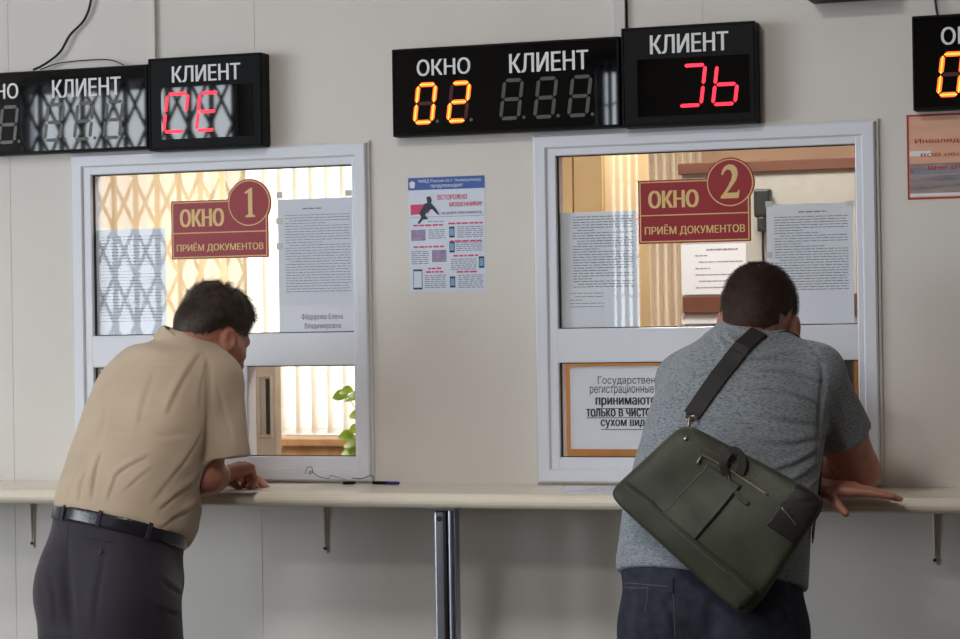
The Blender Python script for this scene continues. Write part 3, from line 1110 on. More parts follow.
# sill cabinet with plant
YC = 2.9
x0, x1 = at(262, 450, YC)[0], at(380, 450, YC)[0]
zt = at(300, 439, YC)[2]
r = thing('low_cabinet', ((x0+x1)/2, YC+.12, 0), 'low brown cabinet beneath the bright blind behind window 1', 'cabinet')
MB().box(x0, x1, YC+.02, YC+.25, .06, zt-.03, .003).build('carcass', MT['sill'], r)
MB().box(x0-.01, x1+.01, YC, YC+.26, zt-.03, zt, .004).build('top', MT['sill'], r)
MB().box(x0+.02, x1-.02, YC+.04, YC+.23, 0, .06).build('plinth', MT['wood_brown'], r)
yp = .75
pc = at(362, 470, yp)
r = thing('windowsill_plant', (pc[0]+.02, yp, .99), 'lime green leafy plant at the right edge of the hatch of window 1', 'plant')
MB().lathe([(.035, 0), (.05, .07), (.05, .08)], (pc[0]+.03, yp, .99)).build('pot', MT['pot'], r, False)


def leaf(b, c, d, up, L, W):
    c, d, up = Vector(c), Vector(d).normalized(), Vector(up).normalized()
    s = d.cross(up).normalized()
    n = 7
    rows = []
    for i in range(n):
        t = i/(n-1)
        w_ = W*math.sin(math.pi*min(1, t*.93+.05))**.8
        p = c+d*(L*t)-up*(L*.35*t*t)
        rows.append((b.bm.verts.new(p-s*w_+up*w_*.25), b.bm.verts.new(p), b.bm.verts.new(p+s*w_+up*w_*.25)))
    for A, B in zip(rows, rows[1:]):
        b.bm.faces.new((A[0], A[1], B[1], B[0]))
        b.bm.faces.new((A[1], A[2], B[2], B[1]))


b, sb = MB(), MB()
base = Vector((pc[0]+.03, yp, 1.06))
for (u, v, L, W) in ((344, 396, .05, .022), (349, 391, .045, .018), (353, 399, .05, .02), (350, 436, .05, .02), (354, 444, .05, .022), (351, 452, .05, .022), (357, 430, .04, .02),
                     (360, 415, .05, .02), (364, 392, .05, .02), (366, 440, .05, .022), (370, 425, .05, .02)):
    p = Vector(at(u+4, v, yp-.02+rng.uniform(-.03, .03)))
    leaf(b, p, (-.8+rng.uniform(-.3, .5), rng.uniform(-.5, .3), .1), (.1, -.75, .65), L, W)
    sb.tube(spline([base, base.lerp(p, .5)+Vector((.008, 0, .012)), p], 5), .0015, 5)
b.build('leaves', MT['leaf'], r, True, recalc=False)
sb.build('stems', MT['leaf'], r)
r2 = thing('plant_shelf', (pc[0]+.05, yp, 0), 'narrow stand under the plant behind window 1', 'stand')
MB().box(pc[0]-.04, pc[0]+.16, yp-.09, yp+.09, .96, .99, .003).build('top', MT['sill'], r2)
for dx in (-.03, .15):
    for dy in (-.08, .08):
        MB().box(pc[0]+dx-.01, pc[0]+dx+.01, yp+dy-.01, yp+dy+.01, 0, .96).build('leg', MT['sill'], r2)

# behind window 2
YK = .95
x0, x1 = at(520, 250, YK)[0], at(604, 250, YK)[0]
r = thing('tall_cabinet', ((x0+x1)/2, YK+.25, 0), 'tall cream veneer cabinet at the left behind window 2', 'cabinet')
MB().box(x0, x1, YK+.018, YK+.5, 0, 2.2, .002).build('carcass', MT['wood_cream'], r)
xm = at(574, 250, YK)[0]
MB().box(x0+.003, xm-.002, YK, YK+.017, .05, 2.19, .002).build('door', MT['wood_cream'], r)
MB().box(xm+.002, x1-.003, YK, YK+.017, .05, 2.19, .002).build('door', MT['wood_cream'], r)
YQ = .42
x0, x1 = at(545, 410, YQ)[0], at(880, 410, YQ)[0]
r = thing('desk_hutch', ((x0+x1)/2, YQ+.15, 0), 'orange wood desk hutch close behind the lower half of window 2', 'desk')
MB().box(x0, x1, YQ, YQ+.3, 1.365, 1.385, .002).build('top_board', MT['wood_orange'], r)
MB().box(x0+.02, x1-.02, YQ+.02, YQ+.04, .02, 1.3645).build('back_panel', MT['wood_orange'], r)
MB().box(x0, x0+.0195, YQ, YQ+.3, 0, 1.3645).build('side_panel', MT['wood_orange'], r)
MB().box(x1-.0195, x1, YQ, YQ+.3, 0, 1.3645).build('side_panel', MT['wood_orange'], r)
MB().box(x0+.02, x1-.02, YQ+.041, YQ+.3, .72, .745).build('desk_board', MT['wood_orange'], r)
YM = .26
x0, x1 = at(790, 400, YM)[0], at(853, 400, YM)[0]
r = thing('monitor', ((x0+x1)/2, YM, .9), 'dark screen back seen in the lower right corner of window 2', 'monitor')
MB().box(x0, x1, YM, YM+.03, 1.03, 1.36, .006).build('screen', MT['monitor'], r)
MB().box((x0+x1)/2-.03, (x0+x1)/2+.03, YM+.03, YM+.05, .9, 1.2, .004).build('stand', MT['monitor'], r)
MB().box((x0+x1)/2-.12, (x0+x1)/2+.12, YM-.06, YM+.1, .88, .9, .004).build('foot', MT['monitor'], r)
r2 = thing('monitor_shelf', ((x0+x1)/2, YM, 0), 'orange wood shelf unit holding the dark screen behind window 2', 'shelf')
MB().box(x0-.02, x1+.03, .1, YQ-.012, .85, .88).build('shelf_board', MT['wood_orange'], r2)
MB().box(x0, x0+.02, .12, YQ-.02, 0, .85).build('side_panel', MT['wood_orange'], r2)
MB().box(x1-.02, x1, .12, YQ-.02, 0, .85).build('side_panel', MT['wood_orange'], r2)
# pleated curtain
YP = 3.0
x0, x1 = at(604, 250, YP)[0], at(702, 250, YP)[0]
r = thing('pleated_curtain', ((x0+x1)/2, YP, .3), 'pale cream pleated curtain in the office behind the numeral 2 plate', 'curtain')
b = MB()
n = 240
zz = (.3, 1.2, 2.1, 2.55)
rows = []
for z in zz:
    rows.append([b.bm.verts.new((x0+(x1-x0)*i/n, YP+.016*math.sin(2*math.pi*(x1-x0)*i/n/.034)+.004*math.sin(i*.21+z), z)) for i in range(n+1)])
for A, B in zip(rows, rows[1:]):
    for i in range(n):
        b.bm.faces.new((A[i], A[i+1], B[i+1], B[i]))
b.build('cloth', MT['curtain'], r, True)
MB().tube([(x0-.05, YP, 2.56), (x1+.05, YP, 2.56)], .012, 12).build('rod', MT['wood_brown'], r)
# notice board with brown frame on the wall side of a partition
YO = 2.2
x0, x1 = at(681, 200, YO)[0], at(880, 200, YO)[0]
zt, zm = at(780, 160, YO)[2], at(780, 171, YO)[2]
zb2, zb1 = at(700, 313, YO)[2], at(700, 296, YO)[2]
r = thing('office_partition', ((x0+x1)/2, YO+.05, 0), 'beige office partition with brown wooden rails behind window 2', 'partition')
MB().box(x0, x1, YO+.02, YO+.05, 0, zt).build('panel', MT['board'], r)
MB().box(x0-.01, x1+.01, YO, YO+.06, zm, zt+.001, .003).build('top_rail', MT['wood_brown'], r)
MB().box(x0, x1, YO-.004, YO+.0195, zb2, zb1, .003).build('middle_rail', MT['wood_brown'], r)
YS = YO+.0185
q = qpx(682, 295, 746, 243, YS)
r = sheet('notice_sheet', 'typed sheet pinned in the office behind window 2 left of the man\'s head', (q[0], q[1], zb1+.005, q[3]), YS-.004, 'notice')
b = MB()
b.strokes(q[0]+.09, q[0]+.2, q[3]-.02, .006, YS-.0045, 4)
body_lines(b, q, q[3]-.04, zb1+.02, .022, YS-.004, seed=31, h=.004, m0=.05)
b.build('typed_lines', MT['ink_soft'], r)
q = qpx(682, 324, 735, 314.5, YS)
r = sheet('paper_strip', 'white paper strip below the brown rail behind window 2', (q[0], q[1], q[2], zb2-.006), YS-.004, 'paper')
p0, p1 = at(753, 189, YO-.05), at(770, 217, YO-.05)
r = thing('wall_speaker', ((p0[0]+p1[0])/2, YO-.02, p1[2]), 'small dark grey speaker behind window 2 right of the numeral plate', 'speaker')
MB().box(p0[0], p1[0], YO-.05, YO-.001, p1[2], p0[2], .008).build('housing', MT['monitor'], r)
MB().box(p0[0]+.012, p1[0]-.02, YO-.05, YO-.001, at(760, 232, YO)[2], p1[2]+.001, .004).build('bracket', MT['monitor'], r)
pts = [at(763, 230, YO-.03), at(763, 250, YO-.03), at(764, 275, YO-.03), at(763, 300, YO-.03)]
MB().tube(spline(pts), .005, 6).build('cable', MT['cable'], r, True)

# ------------------------------------------------------------------ lattice grille and louvres across the hall (seen mirrored)
w = BW[0]
r = thing('folding_grille', ((w[0]+w[1])/2, HY0+.03, w[2]), 'dark folding lattice grille on the hall window mirrored in the left displays', 'grille')
gy = HY0+.024
pt, dz = .150, .30
nb = int((w[1]-w[0])/pt)
b = MB()
for i in range(nb+1):
    x = w[0]+.02+i*pt
    b.box(x-.013, x+.013, gy-.012, gy+.012, w[2], w[3])
b.build('uprights', MT['grille'], r)
b = MB()
k = 0
z = w[2]+.05
while z+dz < w[3]:
    for i in range(nb):
        x = w[0]+.02+i*pt
        b.tube([(x, gy+.014, z), (x+pt, gy+.014, z+dz)], .011, 6)
        b.tube([(x, gy+.02, z+dz), (x+pt, gy+.02, z)], .011, 6)
    z += dz
b.build('lattice_bars', MT['grille'], r)
MB().box(w[0], w[1], gy-.02, gy+.03, w[3], w[3]+.03).box(w[0], w[1], gy-.02, gy+.03, w[2]-.03, w[2]).build('tracks', MT['grille'], r)
w = BW[1]
r = thing('folding_grille', ((w[0]+w[1])/2, HY0+.03, w[2]), 'tightly folded lattice grille on the narrow hall window mirrored in the display reading 02', 'grille')
b = MB()
x = w[0]+.02
while x < w[1]:
    b.box(x-.011, x+.011, HY0+.01, HY0+.03, w[2]-.03, w[3])
    x += .048
b.build('uprights', MT['grille'], r)
b = MB()
z = w[2]+.05
while z < w[3]-.1:
    P = [(w[0]+.02+i*.048, HY0+.036, z+(.035 if i % 2 else 0)) for i in range(9)]
    b.tube(P, .006, 6)
    z += .22
b.build('lattice_bars', MT['grille'], r)
MB().box(w[0]-.02, w[1]+.02, HY0+.002, HY0+.045, w[3], w[3]+.04).build('tracks', MT['grille'], r)


# ------------------------------------------------------------------ light
wd = bpy.data.worlds.new('sky')
S.world = wd
wd.use_nodes = True
bg = wd.node_tree.nodes['Background']
bg.inputs['Color'].default_value = (.86, .94, 1.0, 1)
bg.inputs['Strength'].default_value = 9.0


def portal(loc, rot, sx, sy):
    l = bpy.data.lights.new('daylight_portal', 'AREA')
    l.shape = 'RECTANGLE'
    l.size, l.size_y = sx, sy
    l.cycles.is_portal = True
    o = bpy.data.objects.new('daylight_portal', l)
    COL.objects.link(o)
    o.location = loc
    o.rotation_euler = rot


for w in BW:
    portal(((w[0]+w[1])/2, HY0-.1, (w[2]+w[3])/2), (math.pi/2, 0, 0), w[1]-w[0], w[3]-w[2])
for w in LW:
    portal((HX0-.1, (w[0]+w[1])/2, (w[2]+w[3])/2), (math.pi/2, 0, -math.pi/2), w[1]-w[0], w[3]-w[2])
w = OW[0]
portal(((w[0]+w[1])/2, OY1+.1, (w[2]+w[3])/2), (math.pi/2, 0, math.pi), w[1]-w[0], w[3]-w[2])


def fill_lamp(x, y, z, label, power, col, group):  # unseen lamp added as fill light, modelled with housing and diffuser
    r = thing('fill_lamp', (x, y, z), label, 'lamp', group)
    MB().ring(x-.3, x+.3, 0, 1, .02, 0, 1).bm.free()
    b = MB()
    b.box(x-.31, x+.31, y-.31, y+.31, z-.035, z-.0005, .004)
    b.build('housing', MT['pvc'], r)
    MB().box(x-.28, x+.28, y-.28, y+.28, z-.038, z-.0345).build('diffuser', MT['fill_panel'], r)
    l = bpy.data.lights.new('fill_light', 'AREA')
    l.shape = 'SQUARE'
    l.size = .56
    l.energy = power
    l.color = col
    o = bpy.data.objects.new('fill_light', l)
    COL.objects.link(o)
    o.location = (x, y, z-.045)
    o.parent = r
    o.matrix_parent_inverse = Matrix.Translation(-r.location)


for (x, y) in ((.1, -2.8), (-.3, -4.8)):  # added out of view to even out the light on the wall
    fill_lamp(x, y, HZ, 'unseen square lamp added on the hall ceiling to brighten the wall', 30, (1, .97, .94), 'added fill lamps in the hall')
for (x, y) in ((.2, 1.2), (-2.6, 1.8)):  # added out of view to brighten the office behind the glass
    fill_lamp(x, y, OZ, 'unseen square lamp added on the office ceiling to brighten the office', 26, (1, .95, .87), 'added fill lamps in the office')
S.view_settings.exposure = 0.24


# ------------------------------------------------------------------ sculpting with distance fields
def V(*a):
    return np.array(a, float)


def nrm(a):
    a = np.asarray(a, float)
    return a/np.linalg.norm(a)


def at_z(u, v, z):
    d = ray(u, v)
    return CAM+d*((z-CAM[2])/d[2])


class Field:
    def __init__(s, lo, hi, h):
        s.lo, s.h = np.array(lo, np.float32), h
        s.n = np.ceil((np.array(hi)-np.array(lo))/h).astype(int)+1
        s.f = np.full(s.n, .5, np.float32)
        s.ax = [(lo[i]+h*np.arange(s.n[i])).astype(np.float32) for i in range(3)]

    def block(s, lo, hi):
        a = np.clip(np.floor((np.asarray(lo)-s.lo)/s.h).astype(int), 0, s.n)
        b = np.clip(np.ceil((np.asarray(hi)-s.lo)/s.h).astype(int)+1, 0, s.n)
        if (b <= a).any():
            return None
        sl = tuple(slice(a[i], b[i]) for i in range(3))
        X = s.ax[0][sl[0]][:, None, None]
        Y = s.ax[1][sl[1]][None, :, None]
        Z = s.ax[2][sl[2]][None, None, :]
        return sl, X, Y, Z

    def put(s, sl, d, k=0.0, sub=False):
        f = s.f[sl]
        if sub:
            d = -d
            if k:
                h = np.maximum(k-np.abs(f-d), 0)/k
                s.f[sl] = np.maximum(f, d)+h*h*k*.25
            else:
                s.f[sl] = np.maximum(f, d)
        else:
            if k:
                h = np.maximum(k-np.abs(f-d), 0)/k
                s.f[sl] = np.minimum(f, d)-h*h*k*.25
            else:
                s.f[sl] = np.minimum(f, d)

    def cone(s, a, b, ra, rb, k=.01, sub=False, pad=.03):
        a, b = np.asarray(a, float), np.asarray(b, float)
        r = max(ra, rb)+k+pad
        B = s.block(np.minimum(a, b)-r, np.maximum(a, b)+r)
        if B is None:
            return
        sl, X, Y, Z = B
        ab = b-a
        L2 = float(ab@ab)+1e-12
        t = np.clip(((X-a[0])*ab[0]+(Y-a[1])*ab[1]+(Z-a[2])*ab[2])/L2, 0, 1)
        dx, dy, dz = X-a[0]-t*ab[0], Y-a[1]-t*ab[1], Z-a[2]-t*ab[2]
        d = np.sqrt(dx*dx+dy*dy+dz*dz)-(ra+(rb-ra)*t)
        s.put(sl, d.astype(np.float32), k, sub)

    def chain(s, pts, rs, k=.01, sub=False):
        for i in range(len(pts)-1):
            s.cone(pts[i], pts[i+1], rs[i], rs[i+1], k, sub)

    def ell(s, c, rad, axes=None, k=.01, sub=False, pad=.03):
        c = np.asarray(c, float)
        A = np.eye(3) if axes is None else np.asarray(axes, float)
        r = max(rad)+k+pad
        B = s.block(c-r, c+r)
        if B is None:
            return
        sl, X, Y, Z = B
        k0 = 0
        k1 = 0
        for i in range(3):
            q = ((X-c[0])*A[i][0]+(Y-c[1])*A[i][1]+(Z-c[2])*A[i][2])/rad[i]
            k0 = k0+q*q
            k1 = k1+(q/rad[i])**2
        k0 = np.sqrt(k0)
        k1 = np.sqrt(k1)+1e-6
        s.put(sl, (k0*(k0-1)/k1).astype(np.float32), k, sub)

    def cut(s, p, n, k=0.0, box=None):
        """remove everything on the side of the plane n points to"""
        n = nrm(n)
        B = s.block(s.lo, s.lo+s.n*s.h) if box is None else s.block(*box)
        sl, X, Y, Z = B
        d = (X-p[0])*n[0]+(Y-p[1])*n[1]+(Z-p[2])*n[2]
        s.put(sl, -d.astype(np.float32), k, True)

    def counter(s):
        """keep clear of the counter shelf"""
        sl, X, Y, Z = s.block((s.lo[0], -.40, .97), (s.lo[0]+s.n[0]*s.h, .0, 1.05))
        d = np.maximum(np.maximum(-.3625-Y, Z-1.0305), .9925-Z)+0*X
        s.put(sl, d.astype(np.float32), 0, True)

    def sample(s, P):
        P = np.atleast_2d(P)
        q = (P-s.lo)/s.h
        i = np.floor(q).astype(int)
        ok = ((i >= 0) & (i < s.n-1)).all(1)
        i = np.clip(i, 0, s.n-2)
        w = np.clip(q-i, 0, 1)
        r = 0
        for dx in (0, 1):
            for dy in (0, 1):
                for dz in (0, 1):
                    r = r+s.f[i[:, 0]+dx, i[:, 1]+dy, i[:, 2]+dz]*(w[:, 0] if dx else 1-w[:, 0])*(w[:, 1] if dy else 1-w[:, 1])*(w[:, 2] if dz else 1-w[:, 2])
        return np.where(ok, r, .5)

    def hit(s, u, v, off=0.0):
        """point of the surface seen at a photo pixel, lifted by off"""
        d = nrm(ray(u, v))
        T = np.arange(4.3, 6.8, .003)
        P = CAM+T[:, None]*d
        f = s.sample(P)
        j = np.argmax(f < off)
        if f[j] >= off:
            j = int(np.argmin(f))
            return P[j]
        t = (f[j-1]-off)/(f[j-1]-f[j]+1e-9) if j else 0
        return P[j-1]+(P[j]-P[j-1])*t

    def grad(s, p):
        e = .006
        g = [(s.sample(p+np.eye(3)[i]*e)-s.sample(p-np.eye(3)[i]*e))[0] for i in range(3)]
        return nrm(np.array(g)+1e-9)

    def project(s, p, off=0.0):
        p = np.array(p, float)
        for _ in range(12):
            p = p-(s.sample(p)[0]-off)*s.grad(p)*.8
        return p

    def crease(s, px, amp, sig, lift=0.0, taper=True):
        """groove (amp > 0) or ridge (amp < 0) along a line traced on the surface"""
        P = [s.hit(*q) if len(q) == 2 else np.array(q, float) for q in px]
        P = np.array(spline(P, 6)) if len(P) > 2 else np.array(P)
        L = np.r_[0, np.cumsum(np.linalg.norm(np.diff(P, axis=0), axis=1))]
        r = sig*3
        B = s.block(P.min(0)-r, P.max(0)+r)
        if B is None:
            return
        sl, X, Y, Z = B
        best = np.full(s.f[sl].shape, 1e3, np.float32)
        tt = np.zeros_like(best)
        for i in range(len(P)-1):
            a, ab = P[i], P[i+1]-P[i]
            t = np.clip(((X-a[0])*ab[0]+(Y-a[1])*ab[1]+(Z-a[2])*ab[2])/(ab@ab+1e-12), 0, 1)
            d2 = (X-a[0]-t*ab[0])**2+(Y-a[1]-t*ab[1])**2+(Z-a[2]-t*ab[2])**2
            m = d2 < best
            best = np.where(m, d2, best)
            tt = np.where(m, (L[i]+t*(L[i+1]-L[i]))/L[-1], tt)
        g = amp*np.exp(-best/sig**2)
        if taper:
            g = g*np.sqrt(np.maximum(np.sin(np.pi*np.clip(tt, .01, .99)), 0))
        s.f[sl] += g.astype(np.float32)

    def fold(s, px, amp, sig, side=(1, 0)):
        """soft ridge with a groove beside it"""
        s.crease(px, -amp*.5, sig*1.15)
        s.crease([(q[0]+side[0]*.8, q[1]+side[1]*.8) for q in px], amp*.65, sig*.55)

    def wobble(s, amp, scale, seed=0, dirs=None):
        """gentle cloth undulation"""
        rr = np.random.RandomState(seed)
        sl, X, Y, Z = s.block(s.lo, s.lo+s.n*s.h)
        g = 0
        for k in range(6):
            w = rr.normal(size=3) if dirs is None else np.array(dirs)*rr.uniform(.6, 1.5)+rr.normal(size=3)*.35
            w = w/np.linalg.norm(w)*rr.uniform(.6, 1.6)/scale
            g = g+np.sin(X*w[0]+Y*w[1]+Z*w[2]+rr.uniform(0, 6.3))
        s.f += (g*amp/6).astype(np.float32)

    def mesh(s, name):
        f, h = s.f, s.h
        ins = f < 0
        nx, ny, nz = s.n
        c = np.zeros((nx-1, ny-1, nz-1), np.int8)
        C8 = [(0, 0, 0), (1, 0, 0), (0, 1, 0), (1, 1, 0), (0, 0, 1), (1, 0, 1), (0, 1, 1), (1, 1, 1)]
        for (a, b, d) in C8:
            c += ins[a:nx-1+a, b:ny-1+b, d:nz-1+d]
        ijk = np.argwhere((c > 0) & (c < 8))
        ids = np.full(c.shape, -1, np.int32)
        ids[ijk[:, 0], ijk[:, 1], ijk[:, 2]] = np.arange(len(ijk))
        val = np.stack([f[ijk[:, 0]+a, ijk[:, 1]+b, ijk[:, 2]+d] for (a, b, d) in C8], 1)
        acc = np.zeros((len(ijk), 3))
        cnt = np.zeros(len(ijk))
        CC = np.array(C8, float)
        for i in range(8):
            for j in range(i+1, 8):
                if np.abs(CC[i]-CC[j]).sum() != 1:
                    continue
                va, vb = val[:, i], val[:, j]
                m = (va < 0) != (vb < 0)
                t = np.where(m, va/np.where(m, va-vb, 1), 0)
                acc += np.where(m[:, None], CC[i]+(CC[j]-CC[i])*t[:, None], 0)
                cnt += m
        P = s.lo+h*(ijk+acc/cnt[:, None])
        Q = []
        for axis in range(3):
            sa = [slice(0, None)]*3
            sb = [slice(0, None)]*3
            sa[axis] = slice(0, -1)
            sb[axis] = slice(1, None)
            A, Bv = ins[tuple(sa)], ins[tuple(sb)]
            e = np.argwhere(A != Bv)
            o = [i for i in range(3) if i != axis]
            ok = (e[:, o[0]] > 0) & (e[:, o[1]] > 0) & (e[:, o[0]] < s.n[o[0]]-1) & (e[:, o[1]] < s.n[o[1]]-1)
            e = e[ok]
            fl = A[e[:, 0], e[:, 1], e[:, 2]]
            q = []
            for (p, r) in ((1, 1), (0, 1), (0, 0), (1, 0)):
                x = e.copy()
                x[:, o[0]] -= p
                x[:, o[1]] -= r
                q.append(ids[x[:, 0], x[:, 1], x[:, 2]])
            q = np.stack(q, 1)
            rev = fl if axis != 1 else ~fl
            q = np.where(rev[:, None], q, q[:, ::-1])
            Q.append(q)
        Q = np.concatenate(Q)
        Q = Q[(Q >= 0).all(1)]
        me = bpy.data.meshes.new(name)
        me.vertices.add(len(P))
        me.vertices.foreach_set('co', P.astype(np.float32).ravel())
        me.loops.add(len(Q)*4)
        me.loops.foreach_set('vertex_index', Q.astype(np.int32).ravel())
        me.polygons.add(len(Q))
        me.polygons.foreach_set('loop_start', np.arange(0, len(Q)*4, 4, dtype=np.int32))
        me.update(calc_edges=True)
        me.validate()
        return me

    def build(s, name, m, parent):
        return link(name, s.mesh(name), m, parent, True)


def like(F):
    G = Field.__new__(Field)
    G.lo, G.h, G.n, G.ax = F.lo, F.h, F.n, F.ax
    G.f = np.full(F.n, .5, np.float32)
    return G


def rvec(az):
    a = math.radians(az)
    return V(math.cos(a), -math.sin(a), 0)


class Torso:
    """body barrel along a straight axis with elliptical sections; stations (u, v, y, half width, front, back, azimuth)"""
    def __init__(s, st):
        s.P = np.array([at(q[0], q[1], q[2]) for q in st])
        s.w = np.array([q[3:6] for q in st])
        s.az = np.array([q[6] for q in st], float)
        s.axis = nrm(s.P[-1]-s.P[0])
        s.t = (s.P-s.P[0])@s.axis
        tt = np.linspace(s.t[0], s.t[-1], 160)
        def sm(v):
            y = np.interp(tt, s.t, v)
            k = np.hanning(25); k /= k.sum()
            return np.convolve(np.r_[[y[0]]*12, y, [y[-1]]*12], k, 'valid')
        s.tt = tt
        off = s.P-s.P[0]-s.t[:, None]*s.axis
        s.off = np.stack([sm(off[:, i]) for i in range(3)], 1)
        s.ws = np.stack([sm(s.w[:, i]) for i in range(3)], 1)
        s.azs = sm(s.az)

    def tv(s, p):
        return float((np.asarray(p)-s.P[0])@s.axis)

    def add(s, F, grow=0.0, t0=None, t1=None, k=.02, ke=.02, shell=None):
        sl, X, Y, Z = F.block(F.lo, F.lo+F.n*F.h)
        p0, a = s.P[0], s.axis
        t = (X-p0[0])*a[0]+(Y-p0[1])*a[1]+(Z-p0[2])*a[2]
        ox, oy, oz = [np.interp(t, s.tt, s.off[:, i]).astype(np.float32) for i in range(3)]
        az = np.radians(np.interp(t, s.tt, s.azs)).astype(np.float32)
        rx, ry, rz = np.cos(az), -np.sin(az), 0*az
        dt = rx*a[0]+ry*a[1]
        rx, ry, rz = rx-dt*a[0], ry-dt*a[1], -dt*a[2]
        L = np.sqrt(rx*rx+ry*ry+rz*rz)
        rx, ry, rz = rx/L, ry/L, rz/L
        fx, fy, fz = a[1]*rz-a[2]*ry, a[2]*rx-a[0]*rz, a[0]*ry-a[1]*rx      # forward = axis x right
        qx, qy, qz = X-p0[0]-t*a[0]-ox, Y-p0[1]-t*a[1]-oy, Z-p0[2]-t*a[2]-oz
        u = qx*rx+qy*ry+qz*rz
        v = qx*fx+qy*fy+qz*fz
        W = [np.interp(t, s.tt, s.ws[:, i]).astype(np.float32)+grow for i in range(3)]
        B = np.where(v > 0, W[1], W[2])
        k0 = np.sqrt((u/W[0])**2+(v/B)**2)
        k1 = np.sqrt((u/W[0]**2)**2+(v/B**2)**2)+1e-5
        d = k0*(k0-1)/k1
        if shell:
            d = np.abs(d)-shell
        for (lim, sg) in ((t0, -1), (t1, 1)):
            if lim is None:
                lim = s.t[0] if sg < 0 else s.t[-1]
            e = sg*(t-lim)
            if ke:
                h = np.maximum(ke-np.abs(d-e), 0)/ke
                d = np.maximum(d, e)+h*h*ke*.25
            else:
                d = np.maximum(d, e)
        F.put(sl, d.astype(np.float32), k)

    def at(s, t):
        return s.P[0]+s.axis*t+np.array([np.interp(t, s.tt, s.off[:, i]) for i in range(3)])


class Frame:
    def __init__(s, o, az, tilt, roll=0, sc=1.0):
        a, t, r = map(math.radians, (az, tilt, roll))
        F = V(math.sin(a), math.cos(a), 0)
        R = V(math.cos(a), -math.sin(a), 0)
        Z = V(0, 0, 1)
        f = math.cos(t)*F-math.sin(t)*Z
        u = math.sin(t)*F+math.cos(t)*Z
        s.r = math.cos(r)*R-math.sin(r)*u
        s.u = math.sin(r)*R+math.cos(r)*u
        s.f, s.o, s.sc = f, np.asarray(o, float), sc

    def __call__(s, x, y, z):
        return s.o+(s.r*x+s.f*y+s.u*z)*s.sc

    def ax(s, yaw=0, pitch=0):
        A = np.array([s.r, s.f, s.u])
        if pitch:
            c, d = math.cos(math.radians(pitch)), math.sin(math.radians(pitch))
            A = np.array([A[0], c*A[1]+d*A[2], -d*A[1]+c*A[2]])
        if yaw:
            c, d = math.cos(math.radians(yaw)), math.sin(math.radians(yaw))
            A = np.array([c*A[0]+d*A[1], -d*A[0]+c*A[1], A[2]])
        return A


def head(B, H, ear=1.0):
    q = H.sc
    A = H.ax()
    e = lambda c, r, k=.02, ax=A, sub=False: B.ell(H(*c), [x*q for x in r], ax, k*q, sub)
    e((0, -.012, .034), (.076, .097, .084), .02)
    e((0, -.055, -.008), (.060, .050, .055), .03)             # occiput
    e((0, .030, -.030), (.060, .066, .080), .03)              # face
    B.cone(H(0, .070, -.088), H(0, .066, -.098), .024*q, .022*q, .035*q)    # chin
    for sgn in (-1, 1):
        B.cone(H(sgn*.052, -.002, -.050), H(sgn*.020, .066, -.094), .018*q, .016*q, .03*q)   # jaw
        B.cone(H(sgn*.060, .020, -.012), H(sgn*.040, .072, -.018), .016*q, .015*q, .025*q)   # cheekbone
        B.cone(H(sgn*.045, .070, .022), H(sgn*.012, .088, .020), .011*q, .010*q, .015*q)     # brow
        e((sgn*.031, .096, .002), (.018, .016, .012), .012, A, True)                        # socket
        e((sgn*.031, .079, .001), (.0125, .0125, .0115), .004)                              # eye
        e((sgn*.080, -.008, -.008), (.010*ear, .021, .032*ear), .006, H.ax(sgn*-22, 12))    # ear
        e((sgn*.090, -.006, -.004), (.007, .012, .019), .004, H.ax(sgn*-22, 12), True)
        e((sgn*.080, -.003, -.036), (.006, .008, .010), .006)                               # lobe
        e((sgn*.010, .104, -.036), (.008, .009, .007), .006)                                # nostril wing
    B.chain([H(0, .090, .014), H(0, .104, -.012), H(0, .113, -.031)], [.009*q, .010*q, .012*q], .01*q)
    e((0, .094, -.062), (.022, .010, .006), .006)
    e((0, .092, -.072), (.019, .010, .007), .006)
    e((0, .106, -.0665), (.024, .012, .0015), .003, A, True)


